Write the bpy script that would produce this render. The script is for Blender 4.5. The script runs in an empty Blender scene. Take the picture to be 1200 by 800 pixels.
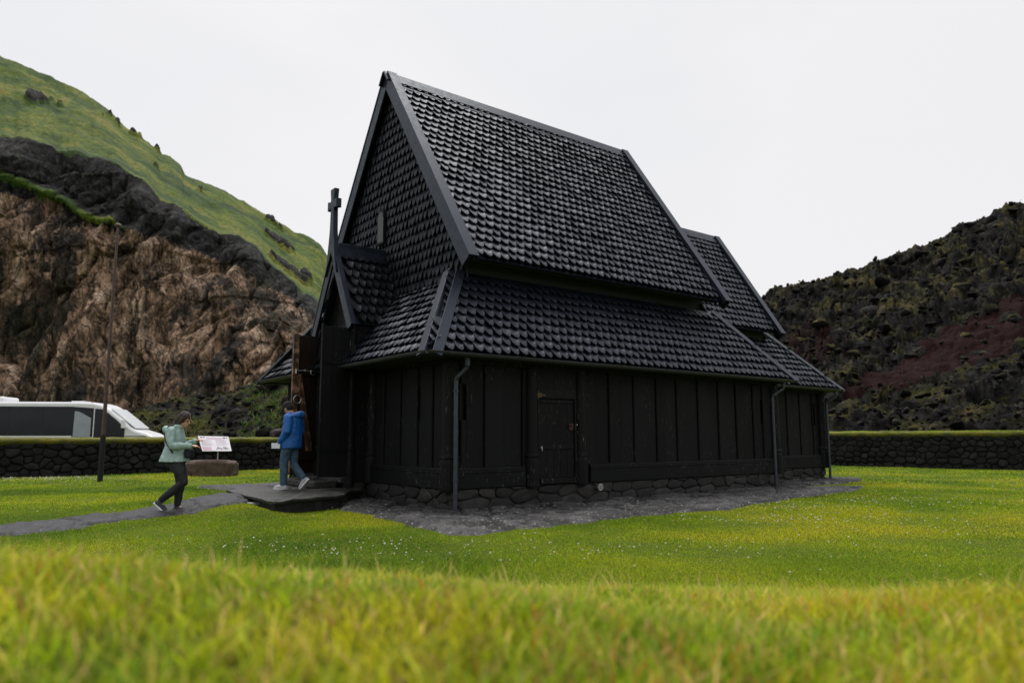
import bpy, math, random
import numpy as np
from mathutils import Vector, Matrix
R=math.radians
random.seed(7); rng=np.random.default_rng(7)
scene=bpy.context.scene
COL=scene.collection
# ------------------------------------------------------------------ camera maths
H=1.28; F=857.374; PITCH=.1298; ROLL=.0011; A=.92
CX,CY=-1.094,12.8208
ROTZ=math.pi/2-A
def ray(x,y):
    dx,dy=x-600,y-400
    c,s=math.cos(ROLL),math.sin(ROLL)
    r=(c*dx+s*dy)/F; u=-(-s*dx+c*dy)/F
    return (r,math.cos(PITCH)-u*math.sin(PITCH),math.sin(PITCH)+u*math.cos(PITCH))
def LW(u,v,z=0.0):   # church frame to world
    return Vector((CX+u*math.cos(ROTZ)-v*math.sin(ROTZ), CY+u*math.sin(ROTZ)+v*math.cos(ROTZ), z))
# ------------------------------------------------------------------ numpy noise
_perm=rng.permutation(256); _perm=np.concatenate([_perm,_perm,_perm])
_grad=rng.normal(size=(256,3)); _grad/=np.linalg.norm(_grad,axis=1)[:,None]
def perlin(x,y,z=0.0):
    x,y,z=np.broadcast_arrays(np.asarray(x,float),np.asarray(y,float),np.asarray(z,float))
    xi=np.floor(x).astype(int);yi=np.floor(y).astype(int);zi=np.floor(z).astype(int)
    xf,yf,zf=x-xi,y-yi,z-zi
    u=xf*xf*xf*(xf*(xf*6-15)+10);v=yf*yf*yf*(yf*(yf*6-15)+10);w=zf*zf*zf*(zf*(zf*6-15)+10)
    xi&=255;yi&=255;zi&=255
    def g(i,j,k):
        h=_perm[_perm[_perm[xi+i]+yi+j]+zi+k]
        G=_grad[h]
        return G[...,0]*(xf-i)+G[...,1]*(yf-j)+G[...,2]*(zf-k)
    x00=g(0,0,0)*(1-u)+g(1,0,0)*u; x10=g(0,1,0)*(1-u)+g(1,1,0)*u
    x01=g(0,0,1)*(1-u)+g(1,0,1)*u; x11=g(0,1,1)*(1-u)+g(1,1,1)*u
    return ((x00*(1-v)+x10*v)*(1-w)+(x01*(1-v)+x11*v)*w)*1.6
def fbm(x,y,z=0.0,oct=4,gain=.5,lac=2.03):
    a=1;s=0
    x=np.asarray(x,float);y=np.asarray(y,float);z=np.asarray(z,float)
    for o in range(oct):
        s=s+a*perlin(x,y,z+o*7.3);x=x*lac;y=y*lac;z=z*lac;a*=gain
    return s
def ridged(x,y,z=0.0,oct=4,gain=.5,lac=2.1):
    a=1;s=0
    x=np.asarray(x,float);y=np.asarray(y,float);z=np.asarray(z,float)
    for o in range(oct):
        s=s+a*(1-np.abs(perlin(x,y,z+o*5.1))*2);x=x*lac;y=y*lac;z=z*lac;a*=gain
    return s
def cells(x,y,seed=0):
    """jittered-cell pattern: per-cell random height plus tilt, and distance to the cell border"""
    x,y=np.broadcast_arrays(np.asarray(x,float),np.asarray(y,float)); xi=np.floor(x).astype(int); yi=np.floor(y).astype(int)
    b1=np.full(x.shape,1e9);b2=np.full(x.shape,1e9);h=np.zeros(x.shape)
    for di in (-1,0,1):
        for dj in (-1,0,1):
            a=xi+di;b=yi+dj; k=_perm[(_perm[(a+seed*17)&255]+b)&255]; k2=_perm[(k+91)&255]; k3=_perm[(k2+37)&255]; k4=_perm[(k3+11)&255]
            px=a+.1+.8*k/255.;py=b+.1+.8*k2/255.; d=(x-px)**2+(y-py)**2
            hh=(k3/255.-.5)*1.2+(k4/255.-.5)*1.6*(x-px)+(k/255.-.5)*1.6*(y-py)
            c=d<b1; b2=np.where(c,b1,np.minimum(b2,d)); h=np.where(c,hh,h); b1=np.where(c,d,b1)
    return h,np.sqrt(b2)-np.sqrt(b1)
def sstep(a,b,x):
    t=np.clip((x-a)/(b-a),0,1);return t*t*(3-2*t)
# ------------------------------------------------------------------ materials
def mat(name):
    m=bpy.data.materials.new(name); m.use_nodes=True
    return m, m.node_tree.nodes, m.node_tree.links, m.node_tree.nodes['Principled BSDF']
def N(ns,t,**k):
    n=ns.new(t)
    for a,b in k.items():
        if a=='inp':
            for i,v in b.items(): n.inputs[i].default_value=v
        else: setattr(n,a,b)
    return n
def coords(ns,ls,scale=(1,1,1),kind='Object'):
    tc=ns.new('ShaderNodeTexCoord'); mp=ns.new('ShaderNodeMapping'); mp.inputs['Scale'].default_value=scale
    ls.new(tc.outputs[kind],mp.inputs['Vector']); return mp.outputs['Vector']
def noise(ns,ls,vec,scale,detail=6,rough=.55,dist=0):
    n=ns.new('ShaderNodeTexNoise'); n.inputs['Scale'].default_value=scale; n.inputs['Detail'].default_value=detail
    n.inputs['Roughness'].default_value=rough; n.inputs['Distortion'].default_value=dist
    if vec: ls.new(vec,n.inputs['Vector'])
    return n.outputs['Fac']
def ramp(ns,ls,fac,stops,interp='LINEAR'):
    r=ns.new('ShaderNodeValToRGB'); cr=r.color_ramp; cr.interpolation=interp
    while len(cr.elements)<len(stops): cr.elements.new(.5)
    for e,(p,c) in zip(cr.elements,stops):
        e.position=p; e.color=(c[0],c[1],c[2],1) if not isinstance(c,(int,float)) else (c,c,c,1)
    ls.new(fac,r.inputs['Fac']); return r.outputs['Color']
def mix(ns,ls,fac,a,b,mode='MIX'):
    m=ns.new('ShaderNodeMix'); m.data_type='RGBA'; m.blend_type=mode
    for sock,val in ((m.inputs[0],fac),(m.inputs[6],a),(m.inputs[7],b)):
        if isinstance(val,(int,float)): sock.default_value=val
        elif isinstance(val,tuple): sock.default_value=(val[0],val[1],val[2],1)
        else: ls.new(val,sock)
    return m.outputs[2]
def math_(ns,ls,op,a,b=None):
    m=ns.new('ShaderNodeMath'); m.operation=op
    for s,v in ((m.inputs[0],a),(m.inputs[1],b)):
        if v is None: continue
        if isinstance(v,(int,float)): s.default_value=v
        else: ls.new(v,s)
    return m.outputs[0]
def bump(ns,ls,p,h,strength=.5,dist=.01):
    b=ns.new('ShaderNodeBump'); b.inputs['Strength'].default_value=strength; b.inputs['Distance'].default_value=dist
    ls.new(h,b.inputs['Height']); ls.new(b.outputs['Normal'],p.inputs['Normal'])
def plain(name,c,rough=.5,metal=0,nscale=30,var=.25,bmp=.1,bd=.002):
    m,ns,ls,p=mat(name); v=coords(ns,ls)
    f=noise(ns,ls,v,nscale)
    d=tuple(x*(1-var) for x in c); e=tuple(min(1,x*(1+var)) for x in c)
    ls.new(ramp(ns,ls,f,[(.3,d),(.7,e)]),p.inputs['Base Color'])
    p.inputs['Roughness'].default_value=rough; p.inputs['Metallic'].default_value=metal
    if bmp: bump(ns,ls,p,f,bmp,bd)
    return m
def mk_shingle(name,base,rough=.42,spec=.5):
    m,ns,ls,p=mat(name); v=coords(ns,ls); p.inputs['Specular IOR Level'].default_value=spec; p.inputs['Specular Tint'].default_value=(.60,.74,1,1)
    g=ns.new('ShaderNodeNewGeometry')
    c=ramp(ns,ls,g.outputs['Random Per Island'],[(0,tuple(x*.6 for x in base)),(.6,base),(1,tuple(x*1.7 for x in base))])
    st=noise(ns,ls,coords(ns,ls,(1,1,1)),60,5,.6)
    c2=mix(ns,ls,ramp(ns,ls,st,[(.62,0.),(.8,.5)]),c,(.02,.021,.024))
    ls.new(c2,p.inputs['Base Color'])
    r=ramp(ns,ls,st,[(.3,rough-.1),(.7,rough+.14)]); ls.new(r,p.inputs['Roughness'])
    bump(ns,ls,p,st,.5,.006)
    return m
M={}
M['shingle']=mk_shingle('tarred_shingle',(.0024,.003,.0058),.43,.42)
M['shingle_wall']=mk_shingle('tarred_wall_shingle',(.0045,.0045,.005),.5,.35)
def mk_tarwood(name,base,rough,scuff=.55,scuffcol=(.07,.06,.05)):
    m,ns,ls,p=mat(name)
    p.inputs['Specular IOR Level'].default_value=.16
    v=coords(ns,ls,(22,22,1.6)); g=noise(ns,ls,v,1.0,8,.65,.3)
    vg=coords(ns,ls,(1,1,1)); big=noise(ns,ls,vg,.9,3,.5)
    geo=ns.new('ShaderNodeNewGeometry')
    b0=tuple(x*.55 for x in base); b1=tuple(x*1.7 for x in base)
    c=ramp(ns,ls,g,[(.3,b0),(.55,base),(.75,b1)])
    isl=ramp(ns,ls,geo.outputs['Random Per Island'],[(0,.65),(1,1.35)])
    c=mix(ns,ls,1.0,c,isl,'MULTIPLY')
    # worn flecks where the tar has gone, in patches
    v2=coords(ns,ls,(38,38,7)); fl=noise(ns,ls,v2,1.0,4,.7)
    patch=noise(ns,ls,coords(ns,ls,(1.1,1.1,.8)),1.3,2,.5)
    a=ramp(ns,ls,fl,[(.605,0.),(.66,1.)]); b=ramp(ns,ls,patch,[(scuff,0.),(scuff+.1,1.)])
    f=mix(ns,ls,1.0,a,b,'MULTIPLY')
    c=mix(ns,ls,math_(ns,ls,'MULTIPLY',f,.8),c,scuffcol)
    ls.new(c,p.inputs['Base Color'])
    ls.new(ramp(ns,ls,g,[(.3,rough-.08),(.7,rough+.15)]),p.inputs['Roughness'])
    bump(ns,ls,p,g,.55,.006)
    return m
M['wall']=mk_tarwood('tarred_plank',(.0046,.0046,.0056),.65,.47)
M['beam']=mk_tarwood('tarred_beam',(.0042,.0045,.0053),.6,.46,(.16,.155,.15))
M['post']=mk_tarwood('tarred_post',(.0042,.0042,.005),.6,.43,(.13,.12,.10))
def mk_trim():
    m,ns,ls,p=mat('tarred_trim'); p.inputs['Specular Tint'].default_value=(.60,.74,1,1)
    f=noise(ns,ls,coords(ns,ls,(1,1,1)),7,8,.7); f2=noise(ns,ls,coords(ns,ls,(1,1,1)),45,4,.6)
    c=ramp(ns,ls,f,[(.3,(.004,.005,.008)),(.7,(.011,.013,.020))])
    c=mix(ns,ls,ramp(ns,ls,f2,[(.7,0.),(.78,.5)]),c,(.09,.09,.095))
    ls.new(c,p.inputs['Base Color']); ls.new(ramp(ns,ls,f,[(.3,.3),(.7,.52)]),p.inputs['Roughness'])
    bump(ns,ls,p,f2,.35,.004); return m
M['trim']=mk_trim()
M['dark']=plain('dark_backing',(.006,.006,.006),.8)
M['void']=plain('dark_interior',(.004,.004,.004),.9,bmp=0)
M['gutter']=plain('gutter_zinc',(.014,.0145,.016),.5,.2,8,.3,.1)
M['pipe']=plain('downpipe_zinc',(.040,.045,.058),.45,.4,9,.3,.1)
M['iron']=plain('bare_iron',(.45,.45,.46),.35,.9,40,.2,.2)
M['brass']=plain('tarnished_brass',(.07,.04,.018),.5,.5,40,.4,.2)
M['redlock']=plain('rusty_lock',(.05,.014,.010),.6,.2,40,.4,.2)
def mk_brown():
    m,ns,ls,p=mat('varnished_brown_timber')
    g=noise(ns,ls,coords(ns,ls,(25,25,2.2)),1.0,8,.65,.4); k=noise(ns,ls,coords(ns,ls),5,5,.65)
    c=ramp(ns,ls,g,[(.3,(.016,.007,.004)),(.55,(.06,.026,.012)),(.72,(.22,.11,.05))])
    c=mix(ns,ls,ramp(ns,ls,k,[(.5,0.),(.66,.8)]),c,(.38,.22,.13))
    ls.new(c,p.inputs['Base Color']); p.inputs['Roughness'].default_value=.4
    bump(ns,ls,p,g,.5,.006); return m
M['brown']=mk_brown()
M['darkbrown']=mk_tarwood('dark_brown_timber',(.014,.008,.006),.5,.6,(.1,.05,.03))
M['glass']=plain('dark_window_glass',(.004,.004,.005),.35,0,3,.1,0)
M['litreveal']=plain('lit_reveal_pale',(.16,.155,.13),.6,0,40,.3,.2)  # pale tone paints in the light on one gable window reveal
def mk_stone(name,c0,c1,rough=.7,sc=6,lich=(.14,.14,.13),lt=.66,bd=.02,island=True):
    m,ns,ls,p=mat(name); v=coords(ns,ls)
    a=noise(ns,ls,v,sc,10,.68); b=noise(ns,ls,v,sc*7,6,.65)
    c=ramp(ns,ls,a,[(.3,c0),(.7,c1)])
    p.inputs['Specular IOR Level'].default_value=.3 if rough>.5 else .35
    if island:
        g=ns.new('ShaderNodeNewGeometry')
        c=mix(ns,ls,1.0,c,ramp(ns,ls,g.outputs['Random Per Island'],[(0,.55),(1,1.5)]),'MULTIPLY')
    c=mix(ns,ls,ramp(ns,ls,b,[(lt-.06,0.),(lt+.05,.8)]),c,lich)
    ls.new(c,p.inputs['Base Color']); p.inputs['Roughness'].default_value=rough
    h=math_(ns,ls,'ADD',a,math_(ns,ls,'MULTIPLY',b,.35)); bump(ns,ls,p,h,.8,bd)
    return m
M['found']=mk_stone('foundation_stone',(.007,.007,.008),(.030,.027,.025),.65,5,(.09,.075,.05),.68)
M['lavastone']=mk_stone('dry_lava_stone',(.006,.006,.007),(.022,.021,.022),.9,4,(.045,.05,.03),.66,.03)
M['flag']=mk_stone('wet_flagstone',(.03,.031,.034),(.10,.10,.104),.38,5,(.26,.26,.25),.63,.02)
M['slab']=mk_stone('wet_doorstep_slab',(.005,.0055,.0055),(.034,.033,.030),.5,3.2,(.16,.155,.145),.62,.04,False)
M['lavapath']=mk_stone('wet_lava_path',(.022,.022,.027),(.085,.085,.095),.3,3.5,(.15,.15,.16),.68,.03,False)
M['signstone']=mk_stone('brown_rough_rock',(.045,.03,.022),(.15,.105,.085),.85,6,(.22,.18,.15),.62,.03,False)
M['palestone']=mk_stone('pale_flat_stone',(.18,.18,.19),(.32,.32,.33),.5,6,(.4,.4,.4),.7,.01,False)

# ------------------------------------------------------------------ mesh helpers
class MB:
    def __init__(s): s.v=[];s.f=[]
    def add(s,vs,fs):
        o=len(s.v); s.v+= [tuple(x) for x in vs]; s.f+=[tuple(i+o for i in f) for f in fs]
    def hexa(s,P):  # 8 points: 0-3 bottom ring, 4-7 top ring
        s.add(P,[(0,3,2,1),(4,5,6,7),(0,1,5,4),(1,2,6,5),(2,3,7,6),(3,0,4,7)])
    def box(s,x0,x1,y0,y1,z0,z1):
        s.hexa([(x0,y0,z0),(x1,y0,z0),(x1,y1,z0),(x0,y1,z0),(x0,y0,z1),(x1,y0,z1),(x1,y1,z1),(x0,y1,z1)])
    def board(s,P0,P1,side,nrm,w,t):   # box from P0 to P1, w along side, t along nrm
        P0,P1=Vector(P0),Vector(P1); sd=Vector(side)*w; n=Vector(nrm)*t
        s.hexa([P0,P1,P1+sd,P0+sd,P0+n,P1+n,P1+sd+n,P0+sd+n])
    def tube(s,pts,rad,seg=10,cap=True):
        pts=[Vector(p) for p in pts]; n=len(pts)
        if isinstance(rad,(int,float)): rad=[rad]*n
        ref=Vector((0,0,1))
        d0=(pts[1]-pts[0]).normalized()
        if abs(d0.dot(ref))>.95: ref=Vector((1,0,0))
        x=d0.cross(ref).normalized(); vs=[]
        for i,p in enumerate(pts):
            d=(pts[min(i+1,n-1)]-pts[max(i-1,0)]).normalized()
            x=(x-d*x.dot(d)).normalized(); y=d.cross(x)
            for k in range(seg):
                a=2*math.pi*k/seg; vs.append(p+(x*math.cos(a)+y*math.sin(a))*rad[i])
        fs=[]
        for i in range(n-1):
            for k in range(seg):
                k2=(k+1)%seg; fs.append((i*seg+k,i*seg+k2,(i+1)*seg+k2,(i+1)*seg+k))
        if cap:
            fs.append(tuple(reversed(range(seg)))); fs.append(tuple(range((n-1)*seg,n*seg)))
        s.add(vs,fs)
    def lathe(s,c,prof,seg=20):   # prof: (r,z)
        vs=[];fs=[]
        for r,z in prof:
            for k in range(seg):
                a=2*math.pi*k/seg; vs.append((c[0]+r*math.cos(a),c[1]+r*math.sin(a),c[2]+z))
        n=len(prof)
        for i in range(n-1):
            for k in range(seg):
                k2=(k+1)%seg; fs.append((i*seg+k,i*seg+k2,(i+1)*seg+k2,(i+1)*seg+k))
        fs.append(tuple(reversed(range(seg)))); fs.append(tuple(range((n-1)*seg,n*seg)))
        s.add(vs,fs)
    def prism(s,poly,off):   # planar polygon (3D points) extruded by vector
        n=len(poly); off=Vector(off); P=[Vector(p) for p in poly]
        s.add(P+[p+off for p in P],[tuple(reversed(range(n))),tuple(range(n,2*n))]+[(i,(i+1)%n,n+(i+1)%n,n+i) for i in range(n)])
    def build(s,name,m,parent=None,smooth=False,bevel=0,autosm=None):
        me=bpy.data.meshes.new(name); me.from_pydata(s.v,[],s.f); me.update()
        o=bpy.data.objects.new(name,me); COL.objects.link(o)
        if m: me.materials.append(m)
        if parent: o.parent=parent
        import bmesh
        bm=bmesh.new(); bm.from_mesh(me); bmesh.ops.recalc_face_normals(bm,faces=bm.faces)
        bm.to_mesh(me); bm.free()
        if smooth: me.polygons.foreach_set('use_smooth',[True]*len(me.polygons))
        if bevel:
            b=o.modifiers.new('bevel','BEVEL'); b.width=bevel; b.segments=2; b.limit_method='ANGLE'; b.angle_limit=R(40)
        return o
def npmesh(name,V,Fq,m,parent=None,smooth=False,col=None,colname='tint',attrs=None):
    """V (n,3); Fq list of (k,nfaces,idx array)"""
    me=bpy.data.meshes.new(name)
    V=np.asarray(V,np.float32); me.vertices.add(len(V)); me.vertices.foreach_set('co',V.ravel())
    loops=[];starts=[];tot=[];st=0
    for fa in Fq:
        fa=np.asarray(fa,np.int32); k=fa.shape[1]; n=fa.shape[0]
        loops.append(fa.ravel()); starts.append(st+np.arange(n)*k); tot.append(np.full(n,k)); st+=n*k
    loops=np.concatenate(loops);starts=np.concatenate(starts);tot=np.concatenate(tot)
    me.loops.add(len(loops)); me.loops.foreach_set('vertex_index',loops.astype(np.int32))
    me.polygons.add(len(starts)); me.polygons.foreach_set('loop_start',starts.astype(np.int32)); me.polygons.foreach_set('loop_total',tot.astype(np.int32))
    if smooth: me.polygons.foreach_set('use_smooth',np.ones(len(starts),bool))
    me.update(calc_edges=True); me.validate()
    if col is not None:
        at=me.color_attributes.new(colname,'FLOAT_COLOR','POINT')
        c=np.ones((len(V),4),np.float32); c[:,:col.shape[1]]=col; at.data.foreach_set('color',c.ravel())
    for nm,arr in (attrs or {}).items():
        at=me.attributes.new(nm,'FLOAT','POINT'); at.data.foreach_set('value',np.asarray(arr,np.float32).ravel())
    if m: me.materials.append(m)
    o=bpy.data.objects.new(name,me); COL.objects.link(o)
    if parent: o.parent=parent
    return o
def tag(o,label=None,cat=None,group=None,kind=None):
    if label: o['label']=label
    if cat: o['category']=cat
    if group: o['group']=group
    if kind: o['kind']=kind
    return o
def empty(name,loc=(0,0,0),rz=0):
    o=bpy.data.objects.new(name,None); COL.objects.link(o); o.location=loc; o.rotation_euler=(0,0,rz); o.empty_display_size=.3
    return o
def inpoly(X,Y,poly):
    X=np.asarray(X);Y=np.asarray(Y); r=np.zeros(X.shape,bool); n=len(poly)
    for i in range(n):
        x0,y0=poly[i];x1,y1=poly[(i+1)%n]
        c=((y0>Y)!=(y1>Y)); 
        with np.errstate(divide='ignore',invalid='ignore'):
            xx=(x1-x0)*(Y-y0)/(y1-y0+1e-12)+x0
        r^= c&(X<xx)
    return r
# ------------------------------------------------------------------ ground
def gz(X,Y):
    X=np.asarray(X,float);Y=np.asarray(Y,float)
    zb=.775+.115*np.clip(-X/1.8,-.15,1.3)+.055*perlin(X*.8,Y*.8,3.1)
    yy=Y+.35*perlin(X*.5,Y*.4,9.1)
    s=1-sstep(1.6,6.9,yy)
    z=zb*s
    z=z+.02*perlin(X*.35,Y*.35,1.7)*sstep(4,9,Y)*(1-sstep(40,60,np.hypot(X,Y)))
    bx_,by_=LW(-2.75,3.3)[:2]; z=z+.19*np.exp(-(((X-bx_)/.85)**2+((Y-by_)/.95)**2))
    bx_,by_=LW(-2.95,2.0)[:2]; z=z+.10*np.exp(-(((X-bx_)/.5)**2+((Y-by_)/.5)**2)); bx_,by_=LW(-2.95,1.3)[:2]; z=z+.13*np.exp(-(((X-bx_)/.45)**2+((Y-by_)/.45)**2))
    return z
# local-frame polygons (church frame) turned into world x,y
def Lp(pts): return [tuple(LW(u,v)[:2]) for u,v in pts]
PAVE=Lp([(-.75,3.75),(-1.25,3.3),(-1.15,2.2),(-1.28,1.2),(-1.3,.3),(-1.45,-.9),(-1.55,-1.9),(-1.62,-2.45),(-1.2,-2.75),(-.6,-2.62),(.1,-2.76),(1.2,-2.55),(2.4,-2.6),(3.4,-2.5),(4.1,-2.72),(5.0,-2.35),(6.2,-2.25),(7.5,-1.95),(8.8,-1.85),(10.2,-1.75),(11.6,-1.2),(11.3,-.75),(10.3,-.6),(10.9,-.1),(12.4,-.15),(13.9,.0),(15.0,.5),(15.2,1.3),(14.3,1.9),(9,3),(1,3.8)])
PATH=[(-7.9,10.1),(-7.45,10.7),(-7.39,10.82),(-7.06,11.48),(-6.72,12.28),(-6.26,13.06),(-5.84,14.21),(-5.55,15.16),(-4.85,14.4),(-4.65,13.23),(-4.99,12.5),(-5.73,11.97),(-6.16,11.04),(-6.3,10.25),(-6.7,10.07),(-6.84,9.41),(-7.6,9.1)]
PATH2=[(-8.3,19.2),(-6.2,17.6),(-4.9,17.0),(-3.6,19.0),(-6.0,20.6)]
BUILD=Lp([(-.1,-.1),(9.9,-.1),(9.9,1.1),(14.3,1.1),(14.3,6.4),(9.9,6.4),(9.9,7.6),(-.1,7.6),(-.1,4.9),(-.6,4.9),(-.6,3.0),(-.1,3.0)])
SLAB=Lp([(-2.62,1.2),(-1.95,1.45),(-1.1,1.85),(-.52,2.7),(-.08,3.0),(-.08,5.1),(-.9,5.3),(-1.9,4.9),(-2.42,4.35),(-2.56,2.8)])
def axis(lims):
    out=[]
    for a,b,st in lims: out+=list(np.arange(a,b-1e-6,st))
    return np.array(out+[lims[-1][1]])
xs=axis([(-3000,-600,400),(-600,-100,50),(-100,-24,4),(-24,-7,.5),(-7,4,.14),(4,30,.5),(30,100,5),(100,600,50),(600,3000,400)])
ys=axis([(-3000,-200,400),(-200,-10,19),(-10,0,1),(0,17,.14),(16,60,1),(60,200,10),(200,1000,80),(1000,4000,500)])
XX,YY=np.meshgrid(xs,ys); ZZ=gz(XX,YY)
n0,n1=XX.shape; idx=np.arange(n0*n1).reshape(n0,n1)
quads=np.stack([idx[:-1,:-1],idx[:-1,1:],idx[1:,1:],idx[1:,:-1]],-1).reshape(-1,4)
def mk_lawn():
    m,ns,ls,p=mat('lawn_turf')
    v=coords(ns,ls); a=noise(ns,ls,v,.35,6,.6); b=noise(ns,ls,v,6,6,.7); c=noise(ns,ls,v,60,5,.7)
    c1=ramp(ns,ls,a,[(.35,(.05,.11,.004)),(.55,(.11,.19,.005)),(.7,(.18,.22,.006))])
    c2=ramp(ns,ls,b,[(.3,(.05,.08,.004)),(.7,(.20,.22,.008))])
    cc=mix(ns,ls,.45,c1,c2); cc=mix(ns,ls,ramp(ns,ls,c,[(.3,.6),(.6,0.)]),cc,(.025,.035,.008))
    ls.new(cc,p.inputs['Base Color']); p.inputs['Roughness'].default_value=.9; p.inputs['Specular IOR Level'].default_value=.15
    bump(ns,ls,p,c,.9,.04); return m
M['lawn']=mk_lawn()
ground=npmesh('ground',np.stack([XX,YY,ZZ],-1).reshape(-1,3),[quads],M['lawn'],smooth=True)
tag(ground,kind='structure')
# ------------------------------------------------------------------ paving sheets with relief
def paved(name,poly,m,cell,zbase,amp,seed,edge=.12,crack=.35,kind='structure'):
    P=np.array(poly); x0,y0=P.min(0)-.3; x1,y1=P.max(0)+.3
    gx=np.arange(x0,x1,cell);gy=np.arange(y0,y1,cell);X,Y=np.meshgrid(gx,gy)
    jx=edge*perlin(X*2.2,Y*2.2,seed)+edge*.5*perlin(X*7,Y*7,seed);jy=edge*perlin(X*2.2,Y*2.2,seed+9)
    soft=np.zeros(X.shape)
    for q_ in range(8): soft+=inpoly(X+jx+.14*math.cos(q_*.785),Y+jy+.14*math.sin(q_*.785),poly)
    soft/=8; ins=soft>.05
    # worley cells = stones
    k=int(len(P)*0+ (x1-x0)*(y1-y0)/(crack*crack))
    r=np.random.default_rng(int(seed*10)); S=np.column_stack([r.uniform(x0,x1,k),r.uniform(y0,y1,k)])
    pts=np.column_stack([X.ravel()+.05*perlin(X*5,Y*5,2).ravel(),Y.ravel()]).astype(np.float32)
    d1=np.empty(len(pts));d2=np.empty(len(pts));id1=np.empty(len(pts),int)
    for i in range(0,len(pts),4000):
        D=((pts[i:i+4000,None,:]-S[None].astype(np.float32))**2).sum(-1)
        pr=np.partition(D,1,axis=1)[:,:2]; d1[i:i+4000]=pr.min(1);d2[i:i+4000]=pr.max(1); id1[i:i+4000]=D.argmin(1)
    ed=(np.sqrt(d2)-np.sqrt(d1)).reshape(X.shape); hs=r.uniform(-1,1,k)[id1].reshape(X.shape)
    sf=sstep(.1,.9,soft)
    z=gz(X,Y)+(zbase+1.5*amp*sstep(0,.09,ed)+amp*.35*hs+amp*.5*fbm(X*6,Y*6,seed,3))*sf-.05*(1-sf)
    n0,n1=X.shape; idx=np.arange(n0*n1).reshape(n0,n1)
    q=np.stack([idx[:-1,:-1],idx[:-1,1:],idx[1:,1:],idx[1:,:-1]],-1).reshape(-1,4)
    keep=ins.ravel()[q].all(1); q=q[keep]
    used=np.unique(q); mp=np.full(n0*n1,-1);mp[used]=np.arange(len(used))
    V=np.stack([X,Y,z],-1).reshape(-1,3)[used]
    gap=sstep(.0,.06,ed).ravel()[used]
    o=npmesh(name,V,[mp[q]],m,smooth=True,attrs={'gap':gap,'tone':hs.ravel()[used]})
    tag(o,kind=kind); return o
def mk_flags(name,c0,c1,rough,lich,moss=(.05,.055,.012),mossamt=.5):
    m,ns,ls,p=mat(name); v=coords(ns,ls)
    a=noise(ns,ls,v,5,10,.7); b=noise(ns,ls,v,17,7,.75)
    c=ramp(ns,ls,a,[(.3,c0),(.7,c1)])
    at=ns.new('ShaderNodeAttribute'); at.attribute_name='tone'
    tn=ramp(ns,ls,math_(ns,ls,'ADD',math_(ns,ls,'MULTIPLY',at.outputs['Fac'],.5),.5),[(0,.35),(1,2.5)])
    p.inputs['Specular IOR Level'].default_value=.3
    c=mix(ns,ls,1.0,c,tn,'MULTIPLY')
    c=mix(ns,ls,ramp(ns,ls,b,[(.56,0.),(.64,.9)]),c,lich)
    ag=ns.new('ShaderNodeAttribute'); ag.attribute_name='gap'
    c=mix(ns,ls,ramp(ns,ls,ag.outputs['Fac'],[(.2,1.),(.8,0.)]),c,(.014,.014,.010))
    mo=noise(ns,ls,v,2.3,6,.75)
    c=mix(ns,ls,ramp(ns,ls,mo,[(.64,0.),(.72,mossamt)]),c,moss)
    ls.new(c,p.inputs['Base Color']); ls.new(ramp(ns,ls,b,[(.3,rough-.08),(.7,rough+.25)]),p.inputs['Roughness'])
    h=math_(ns,ls,'ADD',a,math_(ns,ls,'MULTIPLY',b,.4)); bump(ns,ls,p,h,.9,.015)
    return m
M['flags']=mk_flags('wet_flagstones',(.008,.008,.009),(.045,.043,.043),.65,(.36,.35,.33))
M['lavaflags']=mk_flags('wet_lava_slabs',(.004,.004,.006),(.020,.020,.025),.55,(.13,.13,.15))
paved('paving',PAVE,M['flags'],.035,.010,.034,3.3,.16,.5)
paved('path',PATH,M['lavaflags'],.04,.012,.03,5.1,.22,.9)
paved('path',PATH2,M['lavaflags'],.06,.02,.03,6.7,.2,.9)
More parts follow.
